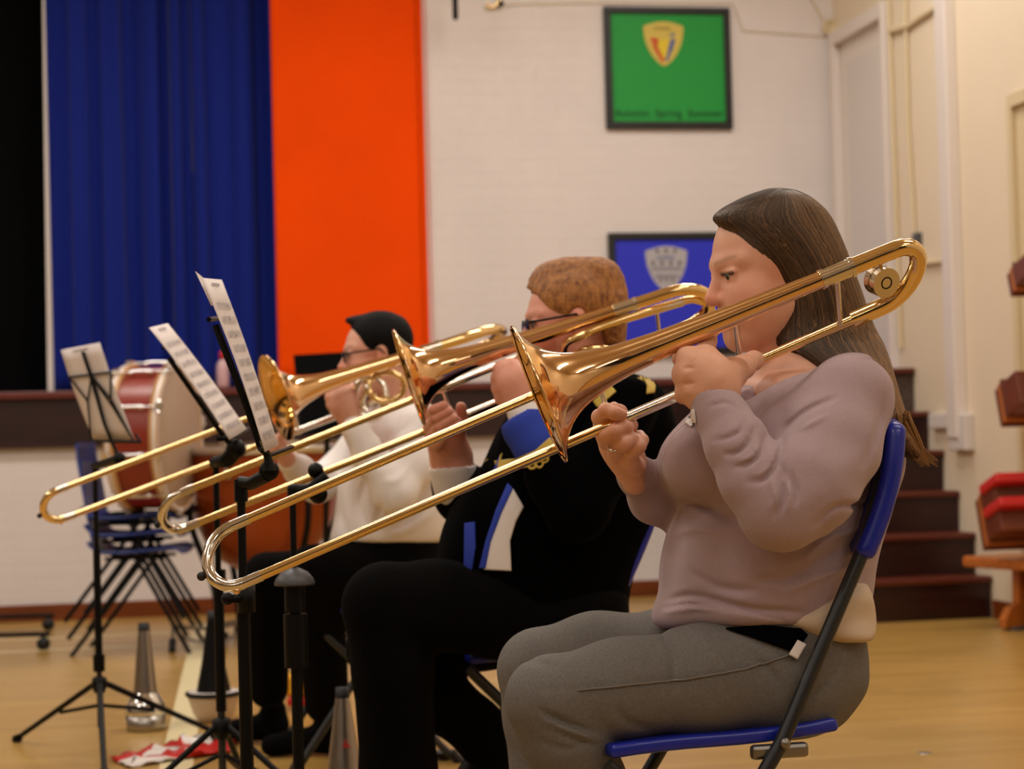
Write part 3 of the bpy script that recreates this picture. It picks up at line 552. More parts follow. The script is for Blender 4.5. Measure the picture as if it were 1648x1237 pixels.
# ------------------------------------------------------------------ folding chairs
def place(lp, c, f, l): return c+f*lp[0]+l*lp[1]+np.array([0, 0, lp[2]])
def folding_chair(px, py, dp, phi, zs, label, bl='cblue', zb=.705):   # px, py: where the near hinge shows
    f = -_r*math.cos(phi)-_h*math.sin(phi); l = np.cross(_z, f); c = P(px, py, dp)+f*.10-l*.225; c[2] = 0   # l: towards the sitter's left
    t = thing('folding_chair', c, label, 'chair', 'blue folding chairs under the players'); Q = lambda x, y_, z: place((x, y_, z*zs), c, f, l)
    W2 = .205
    G = [[Q(x, W2*y_, .447+.012*(x/.2)**2*(1 if x < 0 else -1)-.010*math.cos(y_*1.4)) for y_ in np.linspace(-1, 1, 11)] for x in np.linspace(-.2, .155, 10)]
    s = MB().grid(G).build('seat', bl, t); so = s.modifiers.new('t', 'SOLIDIFY'); so.thickness = .02; bv = s.modifiers.new('b', 'BEVEL'); bv.width = .006; bv.segments = 3
    for sd in (1, -1):
        MB().tube([Q(.235-.02, sd*.225, .0), Q(-.10, sd*.225, .45), Q(-.235, sd*.225, .71), Q(-.295, sd*.215, .86)], .0115, 12).build('frame', 'tubeg', t)
        MB().tube([Q(.16, sd*.195, .43), Q(-.26, sd*.195, .0)], .0105, 12).build('leg', 'tubeg', t)
        MB().box(Q(-.10, sd*.213, .436), (.09, .018, .022), (f, l, _z), bev=.006).ball(Q(-.10, sd*.238, .45), .009, n=10).build('hinge', 'steel', t)
        MB().tube([Q(.222, sd*.225, .0), Q(.205, sd*.225, .03)], .015, 12).build('rubber_foot', 'rubber', t)
        MB().tube([Q(-.265, sd*.195, .0), Q(-.24, sd*.195, .03)], .014, 12).build('rubber_foot', 'rubber', t)
    MB().tube([Q(-.205, -.195, .06), Q(-.205, .195, .06)], .008, 10).build('crossbar', 'tubeg', t)
    G = []
    for z in np.linspace(0, 1, 12):
        zc = zb+(.895-zb)*z; xc = -.232-.062*z+.53*(.705-zb)*(1-z)-.012*math.sin(math.pi*z); row = []
        for a in np.linspace(-1, 1, 23): row.append(Q(xc-.03*(1-abs(a)**2.2)+.0, a*(.243-.03*max(0, z-.7)**1.2), zc+.022*(1-a*a)*(z**2)))
        G.append(row)
    b = MB().grid(G).build('backrest', bl, t); so = b.modifiers.new('t', 'SOLIDIFY'); so.thickness = .032; so.offset = 0; bv = b.modifiers.new('b', 'BEVEL'); bv.width = .013; bv.segments = 4; bv.limit_method = 'ANGLE'
    return t, Q
PH1 = math.radians(20)
folding_chair(1258, 1186, 2.95, math.radians(13), 1.05, 'blue plastic folding chair with grey tube frame, under the woman')
folding_chair(946, 1068, 4.36, math.radians(9), 1.0, 'blue folding chair mostly hidden under the ginger-haired man', 'cblue', .56)
folding_chair(646, 985, 5.66, math.radians(12), 1.0, 'folding chair mostly hidden under the man in the white shirt')
# ------------------------------------------------------------------ people
def head_frame(eye, d, yaw, pitch, s):        # eye: photo px of the near eye; local x = face direction, y = towards the viewer, z = up
    f = -_r*math.cos(yaw)-_h*math.sin(yaw); l = np.cross(_z, f); f2 = f*math.cos(pitch)-_z*math.sin(pitch); z2 = _z*math.cos(pitch)+f*math.sin(pitch)
    A = np.array([f2, l, z2]); c = P(eye[0], eye[1], d)-f2*(.078*s)-l*(.031*s); return c, A
def head_prims(v, c, A, s, fem=0, k=.014):
    Q = lambda x, y, z: c+(A[0]*x+A[1]*y+A[2]*z)*s
    v.ell(Q(-.010, 0, .034), (.094*s, .073*s, .080*s), A, k=.01)
    v.ell(Q(.030, 0, -.028), (.062*s, .058*s, .088*s), A, k=.03)
    v.cone(Q(.0, .040, -.062), Q(.066, .016, -.098), .026*s, .018*s, k=.03).cone(Q(.0, -.040, -.062), Q(.066, -.016, -.098), .026*s, .018*s, k=.03)
    v.cone(Q(.070, .008, -.101), Q(.070, -.008, -.101), .0165*s, .0165*s, k=.02)
    for y in (1, -1):
        v.ell(Q(.052, y*.036, -.034), (.030*s, .026*s, .028*s), A, k=.02)
        v.cone(Q(.082, y*.012, .017), Q(.062, y*.046, .019), .0105*s, .009*s, k=.016)
        v.ell(Q(.096, y*.031, -.002), (.016*s, .018*s, .0135*s), A, k=.009, mode='-')
        v.ell(Q(.0695, y*.031, -.001), (.0155*s, .0155*s, .0145*s), A, k=.004)
        v.cone(Q(.0830, y*.020, .0050), Q(.0785, y*.045, .0034), .0050*s, .0044*s, k=.006)       # upper lid
        v.cone(Q(.0815, y*.021, -.0088), Q(.077, y*.043, -.0078), .0036*s, .003*s, k=.005)      # lower lid
        v.ell(Q(.087, y*.0135, -.036), (.0125*s, .0085*s, .0088*s), A, k=.006)                 # nostril wing
        v.ell(Q(.095, y*.0075, -.041), (.006*s, .0035*s, .003*s), A, k=.003, mode='-')
        v.ell(Q(.073, y*.026, -.031), (.006*s, .004*s, .012*s), A, k=.008, mode='-')
        if fem: continue
        v.ell(Q(-.010, y*.074, -.008), (.017*s, .0085*s, .030*s), A, k=.006)
        v.ell(Q(-.005, y*.083, -.004), (.008*s, .005*s, .016*s), A, k=.004, mode='-')
        v.cone(Q(-.012, y*.070, -.03), Q(-.006, y*.073, -.036), .007*s, .0065*s, k=.006)
    v.cone(Q(.083, 0, .010), Q(.104, 0, -.030), .0078*s, .0092*s, k=.010)
    v.ell(Q(.103, 0, -.034), (.0118*s, .0118*s, .0105*s), A, k=.008)
    v.cone(Q(.088, .011, -.058), Q(.088, -.011, -.058), .0065*s, .0065*s, k=.007)
    v.cone(Q(.087, .010, -.073), Q(.087, -.010, -.073), .0072*s, .0072*s, k=.007)
    v.ell(Q(.079, 0, -.067), (.012*s, .030*s, .022*s), A, k=.015)
    v.cone(Q(.0975, .017, -.0675), Q(.0975, -.017, -.0675), .0016*s, .0016*s, k=.003, mode='-')
    return Q
def eyes(par, Q, A, s, names=True):
    for y in (1, -1):
        e = MB().ball(Q(.0733, y*.031, -.0014), .0132*s, A, n=20).build('eye', 'eye', par); g = A[0]*.95+A[2]*-.15+A[1]*y*.1; g /= np.linalg.norm(g)
        MB().ball(Q(.0733, y*.031, -.0014)+g*.0098*s, .0062*s, frame_for(g), n=14, sc=(1, 1, .75)).build('iris', 'iris', e)
def skin_col(base, Q, A, s, brow, red=.5):
    pts = [(Q(.060, .042, -.036), .036, (1.0, .74, .66), .7*red), (Q(.106, 0, -.032), .02, (1.0, .70, .62), .9*red), (Q(.09, .0, -.067), .019, (.86, .52, .50), .95), (Q(.0, .075, -.01), .03, (1., .74, .66), red)]
    def f(V):
        C = np.tile(np.array(lin(base)[:3]), (len(V), 1))
        for p, r, m, a in pts: w_ = (np.exp(-(np.linalg.norm(V-p, axis=1)/r)**2)*a)[:, None]; C *= 1-w_+w_*np.array(m)
        for y in (1, -1):
            a, b = Q(.094, y*.012, .020), Q(.074, y*.050, .026); ab = b-a; t = np.clip(((V-a)@ab)/(ab@ab), 0, 1); dd = np.linalg.norm(V-a-t[:, None]*ab, axis=1)
            w_ = np.clip(1-dd/.007, 0, 1)[:, None]*.42; C = C*(1-w_)+np.array(lin(brow)[:3])*w_
            a, b = Q(.0870, y*.018, .0020), Q(.0815, y*.047, .0005); ab = b-a; t = np.clip(((V-a)@ab)/(ab@ab), 0, 1); dd = np.linalg.norm(V-a-t[:, None]*ab, axis=1)
            w_ = np.clip(1.6-dd/.0032, 0, 1)[:, None]*.9; C = C*(1-w_)+np.array([.012, .008, .006])*w_
        return C
    return f
# ---- woman in the mauve jumper
GND = lambda x, y, d: np.array([P(x, y, d)[0], P(x, y, d)[1], 0.])
cW, AW = head_frame((1176, 441), 3.185, math.radians(14), math.radians(9), 1.03)
v = Vol(); QW = head_prims(v, cW, AW, 1.03, 1)
v.ell(QW(.052, .030, -.05), (.038, .034, .040), AW, k=.02)
v.px([(1262, 520, 3.25, 56), (1290, 600, 3.25, 64), (1300, 660, 3.22, 90)], k=.03)
v.loft([(588, 1225, 1360, 3.2, .08), (620, 1196, 1390, 3.2, .13), (660, 1188, 1400, 3.2, .15), (720, 1180, 1400, 3.2, .15)], phi=math.radians(20), k=.03)
headW = v.mesh('h', .0026, None)
# left hand (near) gripping the slide receiver
v = Vol(k=.010)
v.px([(1157, 672, 2.985, 31), (1150, 640, 2.985, 33), (1143, 612, 2.985, 37), (1130, 596, 2.985, 33)], k=.02)
v.px([(1120, 628, 2.985, 26), (1110, 600, 2.985, 20), (1122, 578, 2.99, 17)], k=.02)
v.px([(1146, 592, 2.985, 26), (1135, 572, 3.0, 17), (1139, 548, 3.03, 12.5), (1146, 530, 3.07, 10.5), (1156, 520, 3.10, 9)], k=.012)       # index, up the mouthpiece shank
v.px([(1120, 582, 2.98, 16), (1104, 574, 2.99, 14.5), (1097, 577, 3.03, 13), (1108, 586, 3.07, 11.5), (1124, 588, 3.09, 10)], k=.010)       # middle
v.px([(1108, 604, 2.98, 16.5), (1100, 603, 2.99, 14.5), (1097, 607, 3.03, 13), (1108, 612, 3.08, 11.5), (1124, 614, 3.10, 10)], k=.010)      # ring
v.px([(1112, 628, 2.98, 16), (1103, 631, 2.99, 13.5), (1099, 636, 3.03, 11.5), (1110, 640, 3.06, 10), (1124, 638, 3.08, 9)], k=.010)         # little
v.px([(1160, 622, 2.99, 28), (1178, 600, 3.02, 22), (1196, 590, 3.06, 16), (1213, 580, 3.10, 12), (1222, 576, 3.13, 9.5)], k=.018)            # thumb round the neckpipe
for a, b, c_, d_ in ((1118, 592, 1100, 592), (1118, 616, 1099, 618)): v.crease([(a, b), (c_, d_)], 3.2, .0025, 3.02)
for x, y in ((1114, 574), (1104, 602), (1108, 630)): v.crease([(x-5, y-4), (x+4, y+5)], 7, -.0016, 3.02)
handL = v.mesh('h', .0021, None)
# right hand (far) on the slide brace, palm towards the viewer
v = Vol(k=.008)
v.px([(1022, 775, 3.20, 21), (1014, 748, 3.195, 23), (1002, 726, 3.19, 27), (990, 704, 3.195, 24)], k=.02)
v.px([(984, 715, 3.19, 18), (973, 690, 3.19, 14), (966, 672, 3.18, 13)], k=.015)
v.px([(972, 690, 3.185, 14), (965, 671, 3.155, 12.5), (975, 660, 3.115, 11.5), (990, 665, 3.105, 10.5), (1001, 667, 3.11, 9)], k=.006)           # index across the brace
v.px([(1010, 700, 3.21, 14), (1008, 678, 3.20, 11), (998, 662, 3.185, 10), (988, 655, 3.17, 9)], k=.008)                                       # thumb behind
v.px([(976, 712, 3.165, 13), (975, 702, 3.125, 12.5), (990, 694, 3.105, 12.5), (1006, 688, 3.112, 11.5), (1016, 684, 3.14, 10), (1014, 690, 3.165, 9)], k=.005)   # middle
v.px([(990, 730, 3.16, 13), (993, 720, 3.125, 12.5), (1006, 713, 3.105, 12), (1017, 707, 3.115, 11), (1020, 706, 3.15, 9)], k=.005)               # ring
v.px([(1010, 742, 3.165, 12), (1017, 729, 3.13, 11), (1029, 718, 3.115, 10.5), (1034, 708, 3.125, 9.5), (1030, 700, 3.15, 8.5)], k=.005)             # little
v.px([(1018, 745, 3.15, 14), (1026, 752, 3.165, 13)], k=.012)
handR = v.mesh('h', .002, None)
# simple limbs that run inside the clothes so that the body is whole
v = Vol(k=.03); v.px([(1300, 640, 3.2, 90), (1290, 800, 3.2, 105), (1255, 1000, 3.2, 110)]); v.px([(1365, 640, 3.03, 40), (1255, 815, 2.95, 42), (1157, 665, 2.985, 30)]); v.px([(1230, 630, 3.36, 40), (1092, 810, 3.3, 34), (1022, 770, 3.20, 20)])
v.px([(1275, 1095, 3.1, 60), (895, 1130, 3.0, 42), (1000, 1560, 3.06, 28)]); v.px([(1250, 1080, 3.3, 60), (890, 1082, 3.39, 40), (905, 1500, 3.42, 27)])
limb = v.mesh('h', .011, None)
W = vmesh('person', [headW, handL, handR, limb], 'skin', None, GND(1220, 1183, 3.2), skin_col((228, 172, 144), QW, AW, 1, (120, 82, 56), .9))
tag(W, 'seated woman with long brown hair in a mauve jumper and grey jeans', 'person'); eyes(W, QW, AW, 1.03)
MB().tube([P(988+9*math.cos(a), 719+0.2*math.sin(a)*9+8*math.cos(a+1.6), 3.118+.010*math.sin(a)) for a in np.linspace(0, 6.283, 20)], .0018, 8).build('ring', 'chrome', W)
# jumper
v = Vol(k=.03); TR = math.radians(22)
v.loft([(574, 1322, 1362, 3.19, .05), (590, 1262, 1398, 3.2, .13), (612, 1205, 1420, 3.2, .175), (640, 1150, 1436, 3.2, .195), (670, 1108, 1446, 3.2, .20), (710, 1075, 1452, 3.2, .205), (745, 1061, 1450, 3.2, .205), (780, 1070, 1442, 3.2, .20), (812, 1090, 1430, 3.2, .20), (850, 1080, 1418, 3.2, .205), (905, 1066, 1403, 3.2, .215), (950, 1062, 1396, 3.2, .215), (985, 1052, 1390, 3.2, .215), (1003, 1056, 1386, 3.2, .21), (1009, 1062, 1384, 3.2, .205)], phi=TR, n=2.3, k=.01, cap=.012)
v.px([(1120, 748, 3.08, 52), (1150, 740, 3.12, 60)], k=.04); v.px([(1340, 650, 3.06, 60), (1362, 640, 3.03, 62)], k=.05); v.px([(1232, 628, 3.33, 52), (1225, 640, 3.36, 55)], k=.04)
v.px([(1368, 642, 3.015, 62), (1340, 720, 2.97, 70), (1300, 780, 2.93, 74), (1256, 818, 2.91, 68)], k=.035, sm=0)
v.px([(1256, 818, 2.91, 67), (1218, 770, 2.92, 60), (1186, 715, 2.94, 51), (1162, 672, 2.965, 42), (1150, 648, 2.975, 38.5)], k=.012)
v.px([(1225, 640, 3.37, 48), (1150, 740, 3.35, 48), (1090, 808, 3.29, 42), (1052, 800, 3.26, 39), (1027, 768, 3.215, 28), (1016, 750, 3.20, 26)], k=.02)
# cut the V neck and the cuffs
v.px([(1222, 560, 3.08, 30), (1196, 640, 3.10, 24)], k=.006, mode='-'); v.px([(1262, 560, 3.14, 60), (1262, 575, 3.2, 66)], k=.01, mode='-'); v.px([(1225, 610, 3.12, 34), (1206, 650, 3.09, 18)], k=.006, mode='-')
v.px([(1136, 610, 2.985, 39), (1146, 628, 2.98, 36)], k=.003, mode='-'); v.px([(1004, 726, 3.19, 27), (1011, 741, 3.195, 26)], k=.003, mode='-')
C = v.crease
for pts, w_, a in (([(1262, 705), (1250, 740), (1230, 770), (1205, 775)], 6, .006), ([(1232, 700), (1222, 730), (1200, 748), (1180, 752)], 6, .006), ([(1212, 690), (1204, 712), (1186, 728), (1166, 730)], 5, .006), ([(1196, 672), (1192, 692), (1172, 704), (1150, 708)], 5, .005),
    ([(1248, 722), (1240, 750), (1222, 765)], 5, -.004), ([(1222, 712), (1214, 732), (1194, 742)], 4, -.004), ([(1258, 745), (1262, 775), (1258, 810), (1248, 830)], 6, .006), ([(1272, 760), (1280, 790), (1276, 815)], 5, .005), ([(1240, 765), (1246, 800), (1240, 822)], 5, -.004), ([(1262, 765), (1272, 800), (1266, 825)], 4, -.004),
    ([(1095, 806), (1130, 812), (1180, 838)], 9, .008), ([(1075, 965), (1120, 958), (1200, 978), (1290, 985)], 7, .007), ([(1070, 985), (1140, 978), (1230, 992)], 5, -.004), ([(1068, 978), (1110, 972), (1160, 980), (1260, 996)], 4, .005), ([(1430, 790), (1390, 812), (1345, 815), (1310, 845)], 6, .007), ([(1420, 820), (1380, 850), (1330, 870), (1290, 905)], 8, -.005), ([(1405, 860), (1350, 885), (1280, 925), (1220, 935)], 9, .005),
    ([(1395, 905), (1330, 925), (1260, 955)], 8, -.004), ([(1330, 560), (1300, 600), (1250, 640), (1215, 670)], 5, .0045), ([(1420, 640), (1410, 700), (1390, 750)], 7, .005), ([(1345, 640), (1300, 660), (1262, 690)], 6, .005), ([(1330, 668), (1290, 690)], 5, -.004), ([(1080, 860), (1120, 850), (1170, 856)], 9, -.004), ([(1112, 920), (1160, 945), (1220, 950)], 8, .004), ([(1140, 655), (1165, 648), (1183, 655)], 3, .0028)): C(pts, w_*.85, a*1.25, 3.2)
jmesh = v.mesh('j', .0035, None, fold=lambda px, py, d: .0016*np.sin(px*.021+py*.043+2*np.sin(py*.017))*np.cos(px*.033-py*.019))
J = vmesh('jumper', [jmesh], 'sweater', W); bJ = bvh_of(J)
patch('badge', bJ, [(1106, 664), (1118, 658), (1121, 680), (1113, 688), (1104, 682)], 'white', J, .004)
v = Vol(k=.02); v.loft([(935, 1240, 1388, 3.2, .17), (960, 1200, 1396, 3.2, .20), (995, 1130, 1400, 3.2, .215), (1020, 1165, 1399, 3.2, .213), (1034, 1210, 1393, 3.2, .205)], phi=TR, n=2.3, cap=.008)
und = vmesh('undershirt', [v.mesh('u', .006, None)], 'tan', W)
# jeans
v = Vol(k=.04)
v.loft([(992, 1100, 1384, 3.2, .19), (1030, 1110, 1390, 3.2, .205), (1070, 1120, 1394, 3.2, .21), (1110, 1130, 1391, 3.2, .205), (1150, 1150, 1366, 3.2, .19), (1180, 1180, 1338, 3.2, .17)], phi=math.radians(13), cap=.02)
v.px([(1262, 1098, 3.07, 82), (1120, 1095, 3.03, 80), (1000, 1108, 3.0, 73), (885, 1126, 2.98, 68)], k=.04); v.px([(885, 1126, 2.98, 68), (910, 1182, 2.99, 70), (940, 1262, 3.01, 66), (985, 1450, 3.05, 52), (1010, 1590, 3.07, 47)], k=.02)
v.px([(1240, 1080, 3.32, 84), (1090, 1062, 3.35, 78), (960, 1062, 3.38, 70), (868, 1078, 3.40, 64)], k=.04); v.px([(868, 1078, 3.40, 64), (872, 1150, 3.40, 60), (880, 1300, 3.40, 55), (900, 1500, 3.42, 46), (905, 1570, 3.42, 45)], k=.02)
for pts, w_, a in (([(1060, 1010), (1085, 1060), (1080, 1110)], 7, .006), ([(1120, 1020), (1160, 1060), (1180, 1110)], 7, -.004), ([(840, 1060), (870, 1065), (900, 1080)], 5, .004), ([(870, 1142), (910, 1162), (960, 1180)], 5, .008), ([(880, 1160), (925, 1178), (965, 1190)], 5, -.005), ([(895, 1176), (930, 1192), (965, 1200)], 4, .006), ([(985, 1130), (1010, 1160), (1050, 1172)], 7, .004), ([(1350, 1070), (1320, 1110), (1280, 1130)], 5, .005), ([(870, 1192), (910, 1205), (940, 1195)], 5, .005), ([(1200, 1050), (1240, 1080), (1260, 1120)], 6, .005)): C = v.crease(pts, w_, a, 3.2)
v.crease([(815, 1100), (900, 1108), (1000, 1100), (1120, 1090), (1210, 1070), (1262, 1058)], 2.0, .0022, 3.1)
JN = vmesh('jeans', [v.mesh('jn', .0055, None)], 'jeans', W); bN = bvh_of(JN)
patch('stitching', bN, [(930, 1110), (1000, 1102), (1100, 1092), (1200, 1075), (1270, 1053), (1270, 1055), (1200, 1077.5), (1100, 1094.5), (1000, 1104.5), (930, 1112)], mat('pale_stitching', (120, 112, 104), .8), JN, .001)
patch('belt', bN, [(1168, 1012), (1230, 1007), (1288, 1012), (1300, 1022), (1280, 1050), (1250, 1040), (1200, 1022)], 'suit', JN, .004)
patch('hem_label', bN, [(1283, 1030), (1297, 1037), (1283, 1061), (1269, 1053)], 'white', JN, .009)
for (x, y, d) in ((1005, 1590, 3.07), (902, 1565, 3.42)):
    a = GND(x, y, d); v = Vol(k=.02); fv = -_r*.97-_h*.2; v.cone(a+_z*.05+fv*-.02, a+_z*.035+fv*.15, .045, .034).cone(a+_z*.09, a+_z*.05, .042, .045); v.ell(a+fv*.07+_z*-.09, (.3, .3, .1), k=.003, mode='-')
    vmesh('shoe', [v.mesh('s', .006, None)], 'suit', W)
# hair: mass and strands
HR = [(306, 1232, 1286, 3.25, .045), (318, 1196, 1306, 3.25, .066), (336, 1160, 1328, 3.25, .076), (354, 1147, 1341, 3.25, .082), (372, 1170, 1350, 3.25, .086), (400, 1203, 1362, 3.25, .088), (430, 1228, 1373, 3.25, .088), (464, 1246, 1386, 3.25, .085), (500, 1250, 1398, 3.245, .080), (530, 1246, 1410, 3.24, .076), (556, 1250, 1424, 3.22, .078), (590, 1300, 1436, 3.19, .080), (640, 1378, 1450, 3.15, .075), (690, 1418, 1466, 3.11, .06), (720, 1438, 1480, 3.10, .045), (742, 1462, 1496, 3.09, .02)]
v = Vol(k=.02); v.loft(HR, phi=0, n=2.7, cap=.014); v.ell(QW(-.016, 0, .040), (.095, .080, .085), AW, k=.01)
v.ell(QW(.102, -.005, -.035), (.068, .072, .12), AW, k=.006, mode='-')
v.crease([(1290, 315), (1318, 400), (1330, 520)], 6, .003, 3.2); v.crease([(1240, 330), (1280, 420), (1290, 540)], 5, .003, 3.2)
HM = vmesh('hair', [v.mesh('hr', .0042, None)], 'hairb', W)
bHM = bvh_of(HM); Rs = np.array(smooth_path([np.array(r, float) for r in HR], 8)); hc = []; m = MB()
for i in range(1100):
    s0 = rng.rand(); o = .002*rng.rand(); front = s0 < .3
    yt = 298+max(0, (.30-s0))*125*(1+.1*rng.randn()); ye = (738 if s0 > .40 else 575+150*s0/.4) if s0 > .12 else 552+rng.rand()*8; ye -= rng.rand()*50*(s0 > .3); pts = []; wob = rng.rand()*6
    for t in np.linspace(0, 1, 24):
        y = yt+(ye-yt)*t**1.6; q = [np.interp(y, Rs[:, 0], Rs[:, j]) for j in (1, 2, 3, 4)]
        s1 = s0 if t > .16 else .5+(s0-.5)*(t/.16)**.7
        s1 = min(max(s1+.006*math.sin(wob+t*5), .012), .988); x = q[0]+(q[1]-q[0])*s1; dd = q[2]
        r_ = Vector(P(x, y, 1)-OR).normalized(); hh = bHM.ray_cast(Vector(OR), r_)
        if hh[0] is not None and (hh[0]-Vector(OR)).length < 3.5: pts.append(np.array(hh[0]-r_*(.0004+abs(o)*.5)))
        elif pts: pts.append(pts[-1]*.5+P(x, y, dd)*.5)
    if len(pts) < 4: continue
    c_ = np.array([.062, .032, .013])*(.4+1.1*rng.rand())*(1+2.6*max(0, s0-.5)+(1.3 if rng.rand() < .15 else 0)); n0 = len(m.V)
    m.tube(pts, [.0005]+[.0011+.0005*rng.rand()]*(len(pts)-2)+[.0004], 5, cap=False); hc += [c_*(1+2.2*max(0, (q_//5)/len(pts)-.55)*(s0 > .45)) for q_ in range(len(m.V)-n0)]
for i in range(60):     # loose ends blown out at the back
    t0 = rng.rand(); a = (1432+30*t0, 660+20*rng.rand(), 3.08-.03*rng.rand()); b = (1455+30*t0, 712+14*rng.rand(), 3.07); c_ = (1478+34*rng.rand(), 738+14*rng.rand(), 3.07); n0 = len(m.V)
    m.tube([P(*a), P(*b), P(*c_)], [.0022, .0018, .0005], 5, sm=5, cap=False); hc += [np.array([.26, .13, .045])*(.6+.8*rng.rand())]*(len(m.V)-n0)
HS = m.build('hair_strands', 'hairw', HM)
at = HS.data.color_attributes.new('Col', 'FLOAT_COLOR', 'POINT'); c_ = np.ones((len(hc), 4)); c_[:, :3] = np.array(hc); at.data.foreach_set('color', c_.ravel())
# ---- ginger man in the band jacket
cG, AG = head_frame((862, 521), 4.37, math.radians(6), math.radians(3), 1.02)
v = Vol(); QG = head_prims(v, cG, AG, 1.02); v.px([(960, 560, 4.45, 46), (975, 640, 4.46, 50)], k=.03); headG = v.mesh('h', .0042, None)
v = Vol(k=.012)        # near hand at the mouthpiece
v.px([(848, 668, 4.22, 27), (838, 640, 4.22, 28), (830, 615, 4.22, 28), (822, 600, 4.23, 24)], k=.02)
for y, x in ((592, 806), (608, 802), (624, 803), (639, 808)): v.px([(x+14, y, 4.22, 13), (x, y+1, 4.24, 11.5), (x+3, y+4, 4.3, 10), (x+16, y+4, 4.34, 9)], k=.008)
v.px([(850, 612, 4.24, 19), (868, 594, 4.3, 14), (884, 584, 4.36, 10)], k=.015); v.px([(830, 600, 4.23, 14), (836, 584, 4.27, 11), (846, 574, 4.33, 9)], k=.01); hG1 = v.mesh('h', .0034, None)
v = Vol(k=.010)        # far hand on the slide
v.px([(730, 765, 4.52, 33), (726, 735, 4.52, 32), (718, 706, 4.5, 29), (708, 690, 4.49, 25)], k=.02)
for (a, b, c_) in (((693, 674), (698, 660), (714, 653)), ((690, 690), (700, 674), (722, 662)), ((694, 704), (706, 688), (730, 673)), ((702, 716), (716, 700), (736, 686))): v.px([(*a, 4.46, 11), (*b, 4.385, 9), (*c_, 4.385, 8), (c_[0]+7, c_[1]+5, 4.41, 7)], k=.0015)
v.px([(732, 705, 4.5, 15), (744, 676, 4.46, 10), (742, 655, 4.44, 8.5)], k=.008); hG2 = v.mesh('h', .0026, None)
v = Vol(k=.03); v.px([(975, 640, 4.46, 50), (920, 780, 4.46, 82), (885, 950, 4.46, 74)]); v.px([(1020, 660, 4.28, 32), (925, 830, 4.22, 32), (848, 668, 4.22, 24)]); v.px([(930, 660, 4.62, 32), (770, 815, 4.62, 28), (730, 760, 4.52, 26)])
v.px([(920, 985, 4.36, 50), (628, 978, 4.29, 38), (645, 1340, 4.31, 26)]); v.px([(920, 985, 4.56, 50), (632, 1048, 4.5, 34), (775, 1190, 4.5, 24)]); lm = v.mesh('h', .014, None)
G_ = vmesh('person', [headG, hG1, hG2, lm], 'skin', None, GND(900, 1080, 4.45), skin_col((226, 160, 138), QG, AG, 1, (170, 112, 62), 1.1))
tag(G_, 'seated man with short ginger hair and glasses in a black band jacket', 'person'); eyes(G_, QG, AG, 1.02)
v = Vol(k=.02); v.loft([(413, 905, 975, 4.45, .05), (424, 872, 992, 4.45, .072), (440, 856, 1002, 4.45, .083), (456, 850, 1007, 4.45, .087), (466, 851, 1010, 4.45, .088), (474, 893, 1011, 4.45, .089), (500, 942, 1011, 4.45, .089), (530, 962, 1009, 4.45, .087), (560, 972, 1006, 4.45, .080), (578, 980, 1000, 4.45, .07)], n=2.8, cap=.012, sub=5)
v.ell(QG(-.012, 0, .042), (.100, .080, .083), AG, k=.01); v.ell(QG(.092, 0, -.022), (.062, .10, .094), AG, k=.008, mode='-'); v.ell(QG(.028, 0, -.05), (.056, .10, .075), AG, k=.008, mode='-'); v.ell(QG(-.010, .08, -.008), (.024, .03, .036), AG, k=.004, mode='-')
hg = vmesh('hair', [v.mesh('hh', .0046, None, fold=lambda px, py, d: .0012*np.sin(px*.9+py*.25)*np.cos(py*.35))], 'ginger', G_)
def glasses(par, Q, A, s):
    t = MB(); 
    for y in (1, -1):
        c_ = [Q(.097+.0*k, y*.033+.024*math.cos(a), -.004+.0155*math.sin(a)*(1 if abs(math.sin(a)) < .8 else .95)) for k, a in enumerate(np.linspace(0, 2*math.pi, 21))]
        t.tube(c_, .0022*s, 6); t.tube([Q(.096, y*.057, .004), Q(.078, y*.074, .004), Q(-.005, y*.082, .012), Q(-.02, y*.08, -.004)], .0027*s, 6)
    t.tube([Q(.098, .010, 0), Q(.102, 0, .004), Q(.098, -.010, 0)], .0016*s, 6); g = t.build('spectacles', 'dark', par)
    for y in (1, -1): MB().poly([Q(.097, y*.033+.023*math.cos(a), -.004+.015*math.sin(a)) for a in np.linspace(0, 2*math.pi, 20, endpoint=False)], A[0], .001).build('spectacle_lens', 'lens', g)
glasses(G_, QG, AG, 1)
v = Vol(k=.035)
v.loft([(596, 925, 1005, 4.46, .06), (606, 895, 1036, 4.46, .14), (622, 860, 1058, 4.46, .20), (655, 828, 1076, 4.46, .215), (700, 800, 1086, 4.46, .22), (760, 772, 1082, 4.46, .22), (820, 728, 1060, 4.46, .22), (880, 708, 1032, 4.46, .225), (940, 714, 1012, 4.46, .225), (1000, 750, 1004, 4.46, .21), (1030, 780, 1000, 4.46, .19)], phi=math.radians(14), n=2.4, k=.01, cap=.02)
v.px([(1012, 652, 4.26, 46), (975, 740, 4.2, 50), (928, 818, 4.15, 50), (895, 770, 4.16, 44), (868, 712, 4.18, 39)], k=.03)
v.px([(930, 650, 4.66, 45), (850, 740, 4.66, 42), (772, 806, 4.62, 40), (744, 796, 4.58, 42), (734, 776, 4.54, 41)], k=.03)
v.px([(846, 660, 4.2, 34), (856, 684, 4.19, 35)], k=.003, mode='-')
jk = vmesh('band_jacket', [v.mesh('jk', .0065, None)], 'suit', G_); bK = bvh_of(jk)
v = Vol(k=.01); v.px([(846, 664, 4.205, 30), (862, 700, 4.185, 33)]); v.px([(846, 655, 4.21, 27), (844, 650, 4.21, 26)], mode='-', k=.002)
vmesh('shirt_cuff', [v.mesh('c', .004, None)], 'shirt', G_)
